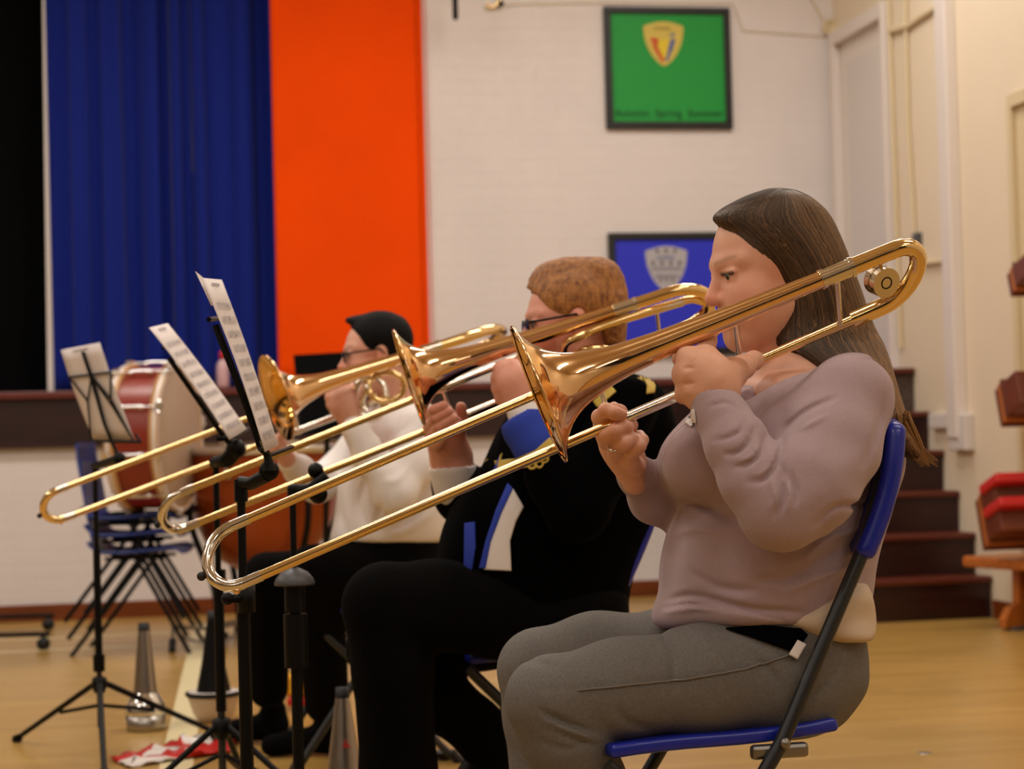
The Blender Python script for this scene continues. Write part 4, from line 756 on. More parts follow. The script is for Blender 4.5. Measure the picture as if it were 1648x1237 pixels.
v = Vol(k=.01); v.px([(728, 752, 4.52, 38), (734, 780, 4.53, 38)]); v.px([(725, 716, 4.52, 50), (723, 690, 4.52, 50)], mode='-', k=.002); vmesh('shirt_cuff', [v.mesh('c', .004, None)], 'shirt', G_)
v = Vol(k=.01); v.px([(848, 688, 4.19, 41), (868, 716, 4.18, 42), (880, 736, 4.175, 43)]); v.px([(836, 664, 4.2, 36), (845, 668, 4.2, 34)], mode='-', k=.004); v.ell(P(935, 775, 4.17), (.085, .085, .085), k=.002, mode='-')
cf = vmesh('jacket_cuff', [v.mesh('c', .004, None)], 'bandblue', G_); bC = bvh_of(cf, jk)
patch('gold_braid', bC, [(797, 742), (830, 738), (862, 724), (884, 704), (892, 712), (880, 738), (850, 752), (800, 754)], 'gold', jk, .004, dfall=4.3)
m = MB()
for cx_, cy_ in ((868, 746), (876, 738), (856, 748)):
    pts = [P(cx_+6*math.cos(a), cy_+6*math.sin(a), 4.11) for a in np.linspace(0, 6.283, 14)]; m.tube(pts, .0028, 6)
m.build('gold_knot', 'gold', jk)
patch('gold_braid', bK, [(756, 712), (764, 710), (784, 738), (778, 744)], 'gold', jk, .006, dfall=4.3); patch('blue_facing', bK, [(750, 714), (757, 712), (779, 744), (770, 750), (752, 735)], 'bandblue', jk, .005, dfall=4.3)
patch('gold_braid', bK, [(1024, 592), (1034, 592), (1047, 606), (1054, 622), (1052, 632), (1040, 634), (1041, 620), (1034, 606), (1024, 600)], 'gold', jk, .012, dfall=4.3)
patch('gold_braid', bK, [(955, 646), (985, 622), (992, 630), (962, 656)], 'gold', jk, .012, dfall=4.3)
patch('shirt_front', bK, [(826, 786), (843, 815), (830, 840), (821, 870), (823, 918), (780, 916), (790, 872), (808, 824)], 'shirt', jk, .004, dfall=4.3)
patch('blue_facing', bK, [(818, 778), (826, 786), (808, 824), (790, 872), (782, 914), (772, 914), (783, 868), (800, 818)], 'bandblue', jk, .006, dfall=4.3)
patch('blue_facing', bK, [(749, 842), (765, 840), (766, 880), (760, 918), (748, 918)], 'bandblue', jk, .006, dfall=4.3)
v = Vol(k=.04)
v.px([(930, 990, 4.36, 78), (800, 982, 4.32, 74), (700, 974, 4.3, 70), (620, 974, 4.28, 67)], k=.03); v.px([(620, 974, 4.28, 67), (632, 1080, 4.28, 64), (641, 1237, 4.3, 61), (646, 1350, 4.32, 60)], k=.02)
v.px([(930, 995, 4.58, 78), (760, 1010, 4.55, 66), (618, 1042, 4.5, 58)], k=.03); v.px([(618, 1042, 4.5, 58), (690, 1110, 4.5, 56), (765, 1168, 4.5, 44), (790, 1215, 4.5, 40)], k=.02); v.loft([(960, 830, 1010, 4.46, .19), (1010, 830, 1006, 4.46, .2), (1062, 840, 996, 4.46, .19)], cap=.02)
tr = vmesh('trousers', [v.mesh('t', .009, None)], 'trouser', G_)
for a in (GND(648, 1370, 4.32),): 
    v = Vol(k=.02); fv = -_r; v.cone(a+_z*.045, a+_z*.04+fv*.16, .048, .04); v.cone(a+_z*.1, a+_z*.05, .045, .045); vmesh('shoe', [v.mesh('s', .008, None)], 'dark', G_)
a = P(772, 1240, 4.5); v = Vol(k=.02); v.cone(a, a-_r*.12-_z*.16, .045, .035); vmesh('shoe', [v.mesh('s', .008, None)], 'dark', G_)
# ---- dark-haired man in the white shirt
cD, AD = head_frame((564, 571), 5.68, math.radians(8), math.radians(2), .98)
v = Vol(); QD = head_prims(v, cD, AD, .98); v.px([(630, 600, 5.75, 33), (640, 660, 5.77, 36)], k=.03); headD = v.mesh('h', .005, None)
v = Vol(k=.012); v.px([(566, 680, 5.52, 19), (556, 655, 5.52, 21), (552, 640, 5.52, 20)], k=.02)
for y, x in ((626, 536), (638, 532), (650, 534), (660, 540)): v.px([(x+10, y, 5.52, 10), (x, y+1, 5.54, 8.5), (x+4, y+3, 5.6, 7.5)], k=.008)
v.px([(566, 632, 5.53, 13), (578, 618, 5.58, 9)], k=.012); hD1 = v.mesh('h', .0042, None)
v = Vol(k=.01); v.px([(462, 738, 5.62, 15), (450, 722, 5.6, 15)], k=.02)
for y, x in ((706, 446), (714, 442), (722, 440)): v.px([(x+8, y+4, 5.58, 8), (x, y, 5.55, 7.5), (x+8, y-6, 5.53, 6.5)], k=.006)
hD2 = v.mesh('h', .0045, None)
v = Vol(k=.03); v.px([(640, 660, 5.77, 34), (630, 780, 5.8, 60), (630, 870, 5.8, 60)]); v.px([(680, 690, 5.62, 22), (640, 800, 5.55, 22), (566, 680, 5.52, 16)]); v.px([(600, 700, 5.95, 22), (520, 780, 5.9, 20), (462, 740, 5.62, 12)])
v.px([(640, 912, 5.72, 26), (520, 916, 5.64, 22), (532, 1150, 5.86, 16)]); v.px([(630, 910, 5.92, 26), (440, 926, 5.98, 22), (434, 1110, 6.12, 16)]); lm = v.mesh('h', .016, None)
D_ = vmesh('person', [headD, hD1, hD2, lm], 'skin', None, GND(640, 960, 5.8), skin_col((224, 168, 146), QD, AD, 1, (40, 28, 22), .8))
tag(D_, 'seated man with short dark hair and glasses in a white shirt', 'person'); eyes(D_, QD, AD, .98)
v = Vol(k=.02); v.loft([(504, 590, 632, 5.76, .045), (510, 560, 648, 5.76, .068), (518, 556, 655, 5.76, .078), (526, 570, 659, 5.76, .083), (534, 592, 661, 5.76, .084), (552, 596, 662, 5.76, .084), (566, 612, 660, 5.76, .08), (590, 628, 656, 5.76, .072)], n=2.8, cap=.012, sub=5)
v.ell(QD(-.014, 0, .042), (.096, .078, .083), AD, k=.01); v.ell(QD(.092, 0, -.006), (.070, .10, .086), AD, k=.008, mode='-'); v.ell(QD(.03, 0, -.06), (.05, .10, .075), AD, k=.008, mode='-'); v.ell(QD(-.010, .08, -.012), (.022, .03, .034), AD, k=.004, mode='-')
vmesh('hair', [v.mesh('hh', .006, None)], 'blackhair', D_); glasses(D_, QD, AD, 1)
v = Vol(k=.03)
v.loft([(640, 618, 672, 5.78, .07), (652, 596, 694, 5.78, .15), (680, 574, 712, 5.78, .20), (720, 556, 722, 5.78, .21), (790, 545, 724, 5.78, .21), (840, 537, 720, 5.78, .215), (866, 532, 716, 5.78, .21), (874, 536, 712, 5.78, .2)], phi=math.radians(8), n=2.4, k=.01, cap=.012)
v.px([(678, 688, 5.6, 33), (664, 750, 5.53, 35), (636, 795, 5.47, 34), (600, 740, 5.48, 28), (571, 690, 5.5, 22)], k=.025)
v.px([(600, 690, 5.96, 33), (545, 760, 5.93, 31), (510, 778, 5.85, 29), (482, 757, 5.72, 23), (466, 744, 5.64, 19)], k=.025)
for pts, w_, a in (([(640, 720), (620, 745), (600, 750)], 6, .009), ([(660, 740), (640, 770), (615, 775)], 6, -.007), ([(590, 770), (580, 810), (590, 850)], 7, .009), ([(560, 760), (555, 800), (562, 850)], 6, -.007), ([(690, 780), (670, 820), (640, 845)], 8, .009), ([(700, 820), (660, 850), (620, 862)], 7, -.007), ([(625, 700), (610, 720), (590, 722)], 5, .008), ([(620, 800), (605, 840), (610, 866)], 5, .008)): v.crease(pts, w_, a, 5.8)
sh = vmesh('shirt', [v.mesh('s', .0072, None)], 'shirt', D_)
v = Vol(k=.03); v.loft([(862, 536, 716, 5.78, .2), (900, 560, 720, 5.78, .2), (960, 590, 708, 5.78, .19)], cap=.02)
v.px([(660, 925, 5.68, 52), (590, 918, 5.65, 48), (505, 920, 5.62, 42)]); v.px([(505, 920, 5.62, 42), (516, 1000, 5.7, 40), (526, 1130, 5.85, 36)], k=.02); v.px([(650, 920, 5.92, 48), (540, 922, 5.95, 46), (430, 928, 5.98, 38)]); v.px([(430, 928, 5.98, 38), (430, 1010, 6.05, 36), (432, 1108, 6.12, 32)], k=.02)
vmesh('trousers', [v.mesh('t', .010, None)], 'trouser', D_)
for (x, y, d) in ((528, 1188, 5.92), (440, 1152, 6.2)):
    a = GND(x, y, d); fv = -_r*.98-_h*.1; v = Vol(k=.02); v.cone(a+_z*.05, a+_z*.034+fv*.17, .045, .032).cone(a+_z*.1, a+_z*.05, .04, .044); v.ell(a+fv*.07-_z*.095, (.3, .3, .1), k=.003, mode='-'); vmesh('shoe', [v.mesh('s', .007, None)], 'trouser', D_)
# ------------------------------------------------------------------ music stands and sheet music
def tripod(t, base, hubz, spread, dirs, r=.0065, m='dark'):
    for a in dirs:
        dv_ = _r*math.cos(a)-_h*math.sin(a); foot = base+dv_*spread; MB().tube([base+_z*hubz+dv_*.015, foot+_z*.008], [r, r*.9], 8).tube([foot-dv_*.02+_z*.014, foot+_z*.008], r*1.5, 8).tube([base+_z*(hubz-.07)+dv_*.012, base+_z*(hubz*.52+.0)+dv_*spread*.45], r*.7, 6).build('leg', m, t)
    MB().lathe(base+_z*(hubz-.03), _z, [(0, .0), (0, .016), (.02, .024), (.045, .022), (.05, .012), (.05, 0)], 16).build('hub', m, t)
def sheet(label, c, depths, th=.0012, lines=9, seed=0, group='sheet music on the stands'):    # c: four photo corners bottom-left, bottom-right, top-right, top-left
    q = [P(x, y, d) for (x, y), d in zip(c, depths)]; n = np.cross(q[1]-q[0], q[3]-q[0]); n /= np.linalg.norm(n)
    if n@FW > 0: n = -n
    t = thing('sheet_music', (q[0]+q[1])/2, label, 'sheet music', group); r = np.random.RandomState(seed)
    G = [[q[0]*(1-u)*(1-v_)+q[1]*u*(1-v_)+q[2]*u*v_+q[3]*(1-u)*v_+n*.006*math.sin(v_*3.1)*(1 if u < .5 else .6) for u in np.linspace(0, 1, 7)] for v_ in np.linspace(0, 1, 9)]
    s = MB().grid(G).build('page', 'paper', t); s.modifiers.new('t', 'SOLIDIFY').thickness = th
    mb = MB(); S = lambda u, v_: q[0]*(1-u)*(1-v_)+q[1]*u*(1-v_)+q[2]*u*v_+q[3]*(1-u)*v_+n*(.006*math.sin(v_*3.1)*(1 if u < .5 else .6)+.0022)
    for k in range(lines):
        v0 = .06+.84*k/lines
        for j in range(5): mb.add([S(.1, v0+j*.009), S(.9, v0+j*.009), S(.9, v0+j*.009+.0028), S(.1, v0+j*.009+.0028)], [(0, 1, 2, 3)])
        for j in range(14):
            u, v1 = .14+.74*r.rand(), v0+r.rand()*.034; mb.add([S(u, v1), S(u+.035, v1), S(u+.035, v1+.008), S(u, v1+.008)], [(0, 1, 2, 3)]); mb.add([S(u+.03, v1), S(u+.036, v1), S(u+.036, v1+.03), S(u+.03, v1+.03)], [(0, 1, 2, 3)])
    mb.add([S(.3, .955), S(.7, .955), S(.7, .972), S(.3, .972)], [(0, 1, 2, 3)]); mb.build('printed_notes', 'ink', t); return q, n
def pole_base(x, y, d): p = P(x, y, d); p[2] = 0; return p
# left wire stand
b = pole_base(160, 1100, 6.05); t = thing('music_stand', b, 'black wire music stand at the far left with its whole tripod showing', 'music stand', 'black music stands')
top = P(160, 750, 6.05); top[:2] = b[:2]
MB().tube([b+_z*.08, b+_z*.42], .0085, 12).build('lower_pole', 'tubeg', t); MB().tube([b+_z*.28, b+_z*.62], .0115, 12).tube([b+_z*.25, b+_z*.30], .018, 12).build('pole', 'dark', t); MB().tube([b+_z*.6, top], .008, 12).build('upper_pole', 'dark', t)
tripod(t, b, .215, .44, (math.radians(314), math.radians(221), math.radians(77)), .0095)
w_ = lambda x, y: P(x, y, 5.945-.00246*(x-151)+.00055*(y-708))
mb = MB(); T3_ = lambda pts, r: mb.tube([w_(*p) for p in pts], r, 8)
T3_([(133, 566), (146, 604), (168, 681), (190, 735)], .0055); T3_([(110, 607), (145, 603), (178, 599)], .0035); T3_([(178, 599), (178, 642), (212, 704)], .0032); T3_([(112, 608), (141, 645), (147, 706)], .0032); T3_([(148, 606), (178, 642)], .003); T3_([(141, 645), (147, 606)], .003); T3_([(150, 610), (182, 655), (214, 707)], .0032); T3_([(146, 709), (226, 711)], .005); T3_([(226, 711), (218, 698)], .004)
mb.build('desk', 'dark', t); MB().ball(w_(192, 738), .020, n=12).tube([w_(192, 738), top], [.013, .012], 10).ball(top, .013, n=10).build('clamp', 'dark', t)
sheet('pale sheet seen from behind on the wire stand, leftmost of the sheets', [(151, 708), (216, 707), (160, 551), (98, 563)], (5.97, 5.81, 5.85, 6.02), lines=0, seed=1)
# middle stand
b = pole_base(357, 1180, 4.72); t = thing('music_stand', b, 'black music stand in the middle, behind the nearest one, holding the steeply leaning sheet', 'music stand', 'black music stands')
top = P(360, 744, 4.72); top[:2] = b[:2]
MB().tube([b+_z*.05, b+_z*.45], .0095, 12).build('lower_pole', 'tubeg', t); MB().tube([b+_z*.3, b+_z*.62], .0125, 12).tube([b+_z*.60, b+_z*.635], .018, 12).build('pole', 'dark', t); MB().tube([b+_z*.6, top], .0075, 12).build('upper_pole', 'dark', t)
tripod(t, b, .265, .36, (math.radians(25), math.radians(150), math.radians(275)), .008)
w2 = lambda x, y, e=0: P(x, y, 4.62+e)
MB().tube([w2(272, 576), w2(356, 697), w2(380, 728)], .006, 8).tube([w2(262, 560, .02), w2(268, 556, .2)], .004, 6).tube([w2(350, 706, -.02), w2(378, 704, .02), w2(398, 690, .22)], .006, 8).build('desk', 'dark', t)
MB().ball(w2(380, 722), .024, n=12).tube([w2(382, 720), w2(366, 740), top], [.020, .018, .013], 10).ball(top, .016, n=10).build('clamp', 'dark', t)
sheet('white sheet leaning steeply on the middle stand, lower than the nearest sheet', [(370, 707), (397, 690), (270, 520), (240, 527)], (4.48, 4.66, 4.70, 4.50), seed=2)
# nearest stand
b = pole_base(397, 1200, 3.62); t = thing('music_stand', b, 'nearest black music stand with thick pole, holding the tallest white sheet', 'music stand', 'black music stands')
top = P(396, 776, 3.62); top[:2] = b[:2]
MB().tube([b+_z*.05, b+_z*.66], .0125, 14).build('lower_pole', 'dark', t); MB().tube([b+_z*.6, top], .0078, 12).build('upper_pole', 'dark', t)
a = P(366, 963, 3.6); MB().tube([P(397, 963, 3.62), a], .008, 10).ball(a, .012, n=12).lathe(P(397, 985, 3.62), _z, [(0, .0), (0, .0165), (.05, .0165), (.05, 0)], 16).build('height_knob', 'dark', t)
tripod(t, b, .24, .36, (math.radians(20), math.radians(160), math.radians(270)), .009)
w3 = lambda x, y, e=0: P(x, y, 3.56+e)
MB().tube([w3(345, 524, .02), w3(376, 604, .0), w3(398, 662), w3(419, 724, 0)], .0045, 8).tube([w3(350, 522, .02), w3(381, 602, .01), w3(404, 662), w3(426, 722, .01)], .003, 8).tube([w3(336, 514, 0), w3(352, 512, .22)], .005, 6).tube([w3(418, 722, -.03), w3(432, 733, 0), w3(470, 719, .24)], .0045, 8).build('desk', 'dark', t)
MB().ball(w3(433, 757, .02), .0185, n=14, sc=(1, .6, 1)).tube([w3(427, 722), w3(432, 740), w3(433, 757)], [.006, .008, .013], 10).tube([w3(430, 764, .02), w3(404, 778, .05), top], [.013, .012, .012], 10).tube([top+_z*.006, top-_z*.035], .0125, 12).build('clamp', 'dark', t)
sheet('tallest white sheet of music on the nearest stand', [(427, 727), (448, 716), (357, 450), (325, 447)], (3.44, 3.62, 3.66, 3.46), lines=10, seed=3)
q = [P(x, y, d) for x, y, d in ((340, 492, 3.53), (344, 490, 3.54), (330, 449, 3.56), (314, 436, 3.53))]
t = thing('sheet_music', q[0], 'curling corner of a second sheet behind the tallest one', 'sheet music', 'sheet music on the stands'); MB().poly(q, FW, .0008).build('page', 'paper', t)
# dark clamp stand with a dome, and the solid desk beyond
b = pole_base(480, 1200, 4.1); t = thing('instrument_stand', b, 'dark instrument stand with a domed grey rest beside the black trousers', 'instrument stand')
zt_ = P(475, 800, 4.1)[2]; MB().tube([b+_z*.1, b+_z*.62], .012, 14).build('lower_pole', 'dark', t); MB().tube([b+_z*.47, b+_z*.58], .024, 16).tube([b+_z*.585, b+_z*.64], .021, 16).build('collar', 'dark', t); MB().tube([b+_z*.6, b+_z*zt_], .0068, 12).build('pole', 'dark', t)
zd = P(475, 938, 4.1)[2]; MB().lathe(b+_z*zd, _z, [(-.004, .0), (-.004, .041), (0, .042), (.01, .038), (.022, .028), (.03, .012), (.034, 0)], 28).build('dome_rest', 'grey', t)
MB().box(b+_z*(zt_+.012)+_r*.015, (.05, .03, .03), (_r, _h, _z), bev=.008).tube([b+_z*(zt_+.012), P(500, 786, 4.1), P(527, 766, 4.1)], .012, 10).ball(P(508, 757, 4.12), .017, n=12).ball(P(512, 795, 4.12), .02, n=12).build('clamp', 'dark', t)
tripod(t, b, .2, .22, (math.radians(30), math.radians(150), math.radians(270)), .009)
b = pole_base(520, 1000, 8.2); t = thing('music_stand', b, 'solid black desk of the farthest music stand, against the orange curtain', 'music stand', 'black music stands')
q = [P(x, y, d) for x, y, d in ((484, 700, 8.05), (566, 694, 8.1), (560, 566, 8.25), (472, 571, 8.2))]
MB().poly(q, FW, .01).build('desk', 'black', t); MB().tube([b+_z*.03, (q[0]+q[1])/2+FW*.03], .011, 10).build('pole', 'dark', t); tripod(t, b, .2, .25, (.3, 2.6, 4.6), .008)
# ------------------------------------------------------------------ bass drum on a stack of blue chairs
D9 = 9.05
def stack_chair(base, lab, k):
    f = -_r; l = -_h; t = thing('stacking_chair', base, lab, 'chair', 'stacked blue plastic chairs under the drum'); Q = lambda x, y_, z: base+f*x+l*y_+_z*z
    G = []
    prof = [(-.22, .435), (-.19, .452), (-.1, .445), (0, .437), (.1, .437), (.15, .445), (.185, .475), (.20, .53), (.215, .62), (.23, .70), (.236, .775), (.232, .79)]
    for (x, z) in smooth_path([(a, 0, b_) for a, b_ in prof], 3) and [(p[0], p[2]) for p in smooth_path([(a, 0., b_) for a, b_ in prof], 3)]:
        G.append([Q(x-(.03*(abs(u)**2.5) if z > .5 else 0), u*(.215 if z < .5 else .215-.03*max(0, (z-.6)/.19)), z+(.018*abs(u)**3 if z < .5 else 0)) for u in np.linspace(-1, 1, 13)])
    s = MB().grid(G).build('shell', 'cblue2', t); s.modifiers.new('t', 'SOLIDIFY').thickness = .007
    for sd in (1, -1):
        MB().tube([Q(-.06, sd*.17, .43), Q(.27, sd*.21, .0)], .010, 10).build('leg', 'dark', t); MB().tube([Q(-.02, sd*.17, .43), Q(-.26, sd*.21, .0)], .010, 10).build('leg', 'dark', t)
    MB().tube([Q(-.04, -.17, .428), Q(-.04, .17, .428)], .009, 8).tube([Q(-.15, -.12, .425), Q(.13, -.12, .425)], .008, 8).tube([Q(-.15, .12, .425), Q(.13, .12, .425)], .008, 8).build('seat_frame', 'dark', t)
bs = P(226, 1040, D9); bs[2] = 0
for k, lab in enumerate(('lowest blue plastic chair of the stack under the bass drum', 'second blue plastic chair up in the stack under the bass drum', 'third blue plastic chair up in the stack under the bass drum')): stack_chair(bs+_r*(-.012*k)+_z*(.078*k+.0), lab, k)
cs = P(235, 835, D9-.02); z0 = .603
o = MB().box(bs+_r*.03+_z*(z0+.012), (.34, .36, .026), (_r, _h, _z), bev=.01).build('equipment_bag', 'black'); tag(o, 'flat black bag between the bass drum and the stacked chairs', 'bag')
n_ = _r*.989-_h*.145; n_ /= np.linalg.norm(n_); Rb = .33; hc = P(287, 703, D9-.1); hc[2] = z0+.026+Rb+.004
t = thing('bass_drum', hc-_z*Rb, 'red bass drum with maple hoops resting on stacked blue chairs', 'drum'); Ld = .22; fx, fy, _ = frame_for(n_)
MB().lathe(hc-n_*Ld, n_, [(0, Rb-.012), (Ld, Rb-.012)], 64).build('shell', 'drum', t)
MB().lathe(hc, n_, [(.006, 0), (.006, Rb-.02), (.0, Rb-.014)], 64).build('drum_head', 'head', t); MB().lathe(hc-n_*Ld, -n_, [(.006, 0), (.006, Rb-.02), (.0, Rb-.014)], 64).build('drum_head', 'head', t)
for s_ in (0, 1):
    c_ = hc-n_*(Ld*s_); g = n_*(1-2*s_)
    o = MB().lathe(c_, g, [(-.028, Rb-.010), (-.028, Rb+.003), (.012, Rb+.003), (.012, Rb-.016), (0, Rb-.018)], 64).build('hoop', 'hoop', t); MB().lathe(c_, g, [(.0125, Rb-.013), (.0135, Rb-.010), (.0135, Rb-.002), (.0125, Rb+.001)], 64).lathe(c_, g, [(-.012, Rb+.0035), (.004, Rb+.0035)], 64).build('inlay', 'white', o)
for k in range(10):
    a = 2*math.pi*(k+.35)/10; e = fx*math.cos(a)+fy*math.sin(a); p = hc+e*(Rb+.012)
    m = MB().tube([p+n_*.018, p-n_*(Ld+.018)], .0035, 8).tube([p-n_*Ld*.3, p-n_*Ld*.7], .008, 8); tn = np.cross(n_, e)
    for z_ in (.016, -Ld-.016): m.tube([p+n_*z_-tn*.03, p+n_*z_+tn*.03], .005, 8).box(p+n_*(z_*.8 if z_ > 0 else z_+.01), (.03, .035, .022), (n_, tn, e), bev=.004)
    for z_ in (.3, .7): m.ball(p-n_*Ld*z_-e*.006, .014, n=10)
    m.build('tension_rod', 'chrome', t)
# timpani
tc = P(422, 722, 9.35); zr = tc[2]; Rt = .365
t = thing('timpani', (tc[0], tc[1], 0), 'copper-coloured kettle drum behind the middle music stand', 'drum'); tb = np.array([tc[0], tc[1], 0])
MB().lathe(tb, _z, [(zr-.02, Rt), (zr-.10, Rt*.995), (zr-.2, Rt*.97), (zr-.32, Rt*.90), (zr-.43, Rt*.76), (zr-.52, Rt*.55), (zr-.57, Rt*.3), (zr-.585, 0)], 64).build('bowl', 'copper', t)
MB().lathe(tb, _z, [(zr+.004, 0), (zr+.004, Rt-.004), (zr+.016, Rt+.006), (zr+.014, Rt+.018), (zr-.022, Rt+.018), (zr-.022, Rt)], 64).build('rim', 'chrome', t)
MB().lathe(tb, _z, [(zr+.008, 0), (zr+.008, Rt-.01)], 48).build('drum_head', 'head', t)
for k in range(8):
    a = k*math.pi/4+.3; e = np.array([math.cos(a), math.sin(a), 0]); MB().tube([tb+e*(Rt+.028)+_z*(zr+.03), tb+e*(Rt+.028)+_z*(zr-.12)], .006, 8).box(tb+e*(Rt+.026)+_z*(zr+.03), (.05, .012, .012), (np.cross(_z, e), e, _z)).box(tb+e*(Rt+.01)+_z*(zr-.11), (.04, .035, .04), (np.cross(_z, e), e, _z), bev=.006).build('tension_rod', 'chrome', t)
for k in range(4):
    a = k*math.pi/2+math.radians(28); e = np.array([math.cos(a), math.sin(a), 0]); MB().tube([tb+e*(Rt+.02)+_z*(zr-.14), tb+e*(Rt+.02)+_z*(zr-.34), tb+e*(Rt-.08)+_z*.3, tb+e*(Rt-.12)+_z*.08], .016, 10, sm=5).build('strut', 'dark', t)
    MB().tube([tb+e*(Rt-.12)+_z*.09, tb+e*.05+_z*.11], .012, 8).build('base_arm', 'steel', t); MB().lathe(tb+e*(Rt-.12)+_z*.035, np.cross(_z, e), [(-.012, 0), (-.012, .035), (.012, .035), (.012, 0)], 16).tube([tb+e*(Rt-.12)+_z*.04, tb+e*(Rt-.12)+_z*.09], .01, 8).build('castor', 'rubber', t)
pa = P(278, 1008, 9.0); pb = P(345, 1012, 9.1); m = MB(); pa2 = P(272, 1040, 8.9)
m.tube([P(279, 1032, 8.95), pa, pb, tb+_z*.12], .010, 8).tube([P(285, 1022, 9.0), P(345, 1040, 9.0), tb+_z*.1], .007, 8).build('pedal', 'steel', t); MB().tube([P(278, 1030, 8.95), P(277, 1047, 8.9)], .017, 10).build('pedal_foot', 'rubber', t)
# bottle on the stage edge
a = hit(359, 630, 1, YW-.045); a[2] = 1.233; t = thing('bottle', a, 'pale plastic bottle with red cap on the edge of the stage', 'bottle')
MB().lathe(a, _z, [(0, 0), (0, .03), (.01, .034), (.11, .034), (.135, .028), (.15, .014), (.16, .013), (.16, 0)], 24).build('body', 'pinkb', t); MB().lathe(a+_z*.155, _z, [(0, 0), (0, .018), (.04, .016), (.045, .008), (.045, 0)], 16).build('cap', 'red', t)
# trolley at the left edge
t = thing('trolley', hit(40, 1040, 2, 0), 'low black trolley rails with castors at the left edge', 'trolley'); a, c_ = hit(70, 1046, 2, 0), hit(78, 1014, 2, 0)
for p in (a, c_):
    MB().tube([p+_z*.075+_r*.03, p+_z*.075-_r*1.2], .011, 10).build('rail', 'dark', t)
    MB().lathe(p+_z*.03-_h*.012, _h, [(0, 0), (0, .03), (.024, .03), (.024, 0)], 18).tube([p+_z*.03, p+_z*.075], .012, 8).build('castor', 'rubber', t)
MB().tube([a+_z*.075-_r*.9, c_+_z*.075-_r*.9], .011, 10).build('rail', 'dark', t)
for p in (a, c_): MB().lathe(p-_r*1.1+_z*.03-_h*.012, _h, [(0, 0), (0, .03), (.024, .03), (.024, 0)], 18).tube([p-_r*1.1+_z*.03, p-_r*1.1+_z*.075], .012, 8).build('castor', 'rubber', t)
# ------------------------------------------------------------------ mutes and clutter on the floor
def prof_thing(name, lab, cat, base, parts, group=None):
    t = thing(name, base, lab, cat, group)
    for nm, mt, pr in parts: MB().lathe(base, _z, pr, 40).build(nm, mt, t)
    return t
base = hit(235, 1174, 2, 0)
prof_thing('trombone_mute', 'tall metal mute with bulging polished base standing on the floor', 'mute', base, [('cup', 'alum', [(.0, 0), (.0, .060), (.004, .063), (.05, .066), (.052, .0)]), ('bulb', 'chrome', [(.053, 0), (.053, .067), (.065, .067), (.085, .062), (.105, .050), (.122, .039)]), ('cone', 'alum', [(.12, .039), (.33, .019)]), ('cork_ring', 'rubber', [(.325, .0195), (.35, .018), (.35, .0)])], 'mutes on the floor')
base = hit(345, 1160, 2, 0)
prof_thing('trombone_mute', 'black cone mute with wide brim standing on the floor', 'mute', base, [('cup', 'tan', [(0, 0), (0, .05), (.03, .07), (.085, .088)]), ('brim', 'dark', [(.088, .0), (.088, .094), (.094, .097), (.10, .094), (.10, .055)]), ('brim_lining', 'white', [(.1012, .052), (.1012, .086)]), ('cone', 'dark', [(.10, .058), (.2, .038), (.35, .016)]), ('cork_ring', 'rubber', [(.345, .018), (.37, .016), (.37, 0)])], 'mutes on the floor')
base = hit(556, 1318, 2, 0); zt_ = P(565, 1106, np.dot(base-OR, FW))[2]
tm = prof_thing('trombone_mute', 'slim aluminium mute with black tip beside the black trousers', 'mute', base, [('cup', 'alum', [(0, 0), (0, .06), (.006, .064), (.03, .055)]), ('cone', 'alum', [(.03, .055), (zt_-.02, .0165)]), ('cork_ring', 'rubber', [(zt_-.025, .0175), (zt_, .017), (zt_, 0)])], 'mutes on the floor')
dm = np.dot(base-OR, FW)
mm = MB()
for k, (x0, x1, y_) in enumerate(((555, 564, 1193), (553, 566, 1197), (556, 560, 1188))): mm.box((P(x0, y_, dm)+P(x1, y_, dm))/2-FW*.0345, ((x1-x0)*dm/F, .004, .0035), (RT, FW, UP))
mm.build('printed_mark', 'red', tm)
a = hit(716, 1222, 2, 0); t = prof_thing('mute_cup', 'small black cup lying on the floor between the trouser legs', 'cup', a, [('bowl', 'rubber', [(0, 0), (0, .018), (.02, .034), (.024, .036), (.024, .030), (.01, .02), (.006, 0)]), ('highlight_disc', 'white', [(.012, 0), (.012, .018)])])  # white disc paints the cup's highlight as colour
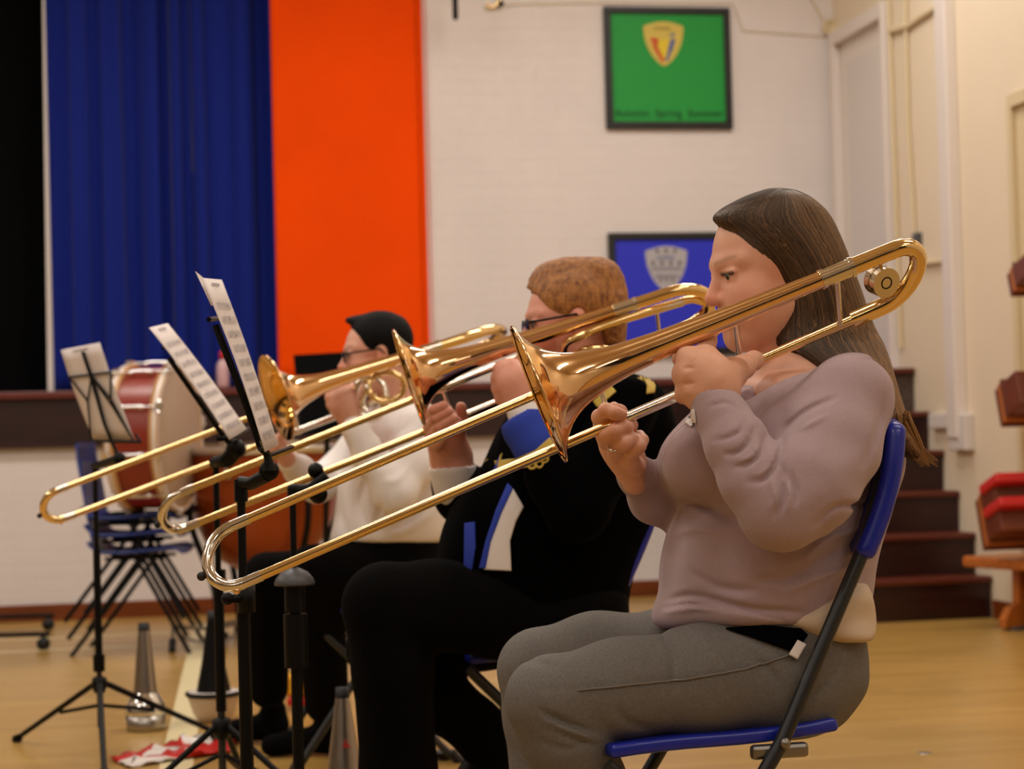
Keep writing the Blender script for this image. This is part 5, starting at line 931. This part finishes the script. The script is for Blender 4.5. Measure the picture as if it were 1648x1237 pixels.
# red and white carrier bag: crumpled sheet
A4 = [hit(x, y, 2, 0) for x, y in ((176, 1222), (205, 1237), (372, 1212), (388, 1180), (330, 1186), (250, 1208))]
rr_ = np.random.RandomState(4)
def bag(name, pts, mt, lab, h0=.02, seed=1):
    bm = bmesh.new(); f = bm.faces.new([bm.verts.new((p[0], p[1], 0)) for p in pts]); bmesh.ops.triangulate(bm, faces=[f])
    for _ in range(4): bmesh.ops.subdivide_edges(bm, edges=bm.edges[:], cuts=1); bmesh.ops.triangulate(bm, faces=bm.faces[:]) if _ < 1 else None
    from mathutils import noise
    for v_ in bm.verts: v_.co.z = .004+h0*abs(noise.noise(v_.co*14+Vector((seed, 0, 0))))*2+h0*.5*abs(noise.noise(v_.co*40))
    mb = MB(); bm.verts.index_update(); V = [tuple(v_.co) for v_ in bm.verts]
    for f in bm.faces: f.index = 0
    mb.V = V; mb.F = [tuple(v_.index for v_ in f.verts) for f in bm.faces]; mb.sm = [True]*len(mb.F)
    mb.m = [1 if noise.noise(f.calc_center_median()*9+Vector((3.3, 1, 0))) > .08 else 0 for f in bm.faces]; bm.free()
    o = mb.build(name, mt); s = o.modifiers.new('t', 'SOLIDIFY'); s.thickness = .003; return tag(o, lab, 'bag')
bag('carrier_bag', A4, ['bag', 'bagw'], 'crumpled red and white plastic bag on the floor by the tripod feet')
b0 = hit(492, 1140, 2, 0); t = thing('tape_case', b0, 'yellow and red plastic case on the floor behind the shoes', 'case')
MB().box(b0+_z*.03, (.12, .1, .03), (_r, _h, _z), bev=.008).build('base', 'red', t); MB().box(b0+_z*.085-_r*.0, (.15, .08, .075), (_r, _h, _z), bev=.015).build('body', 'yellow', t); MB().lathe(b0+_z*.085-_h*.042+_r*.04, -_h, [(0, .028), (.004, .028), (.004, 0)], 24).build('dial', 'rubber', t)
tag(MB().lathe(hit(1488, 1211, 2, 0)-_z*.0, _z, [(.0, .022), (.0012, .020), (.0014, 0)], 20).build('floor_socket', 'steel'), 'small dark floor socket in the empty floor at lower right', 'socket')
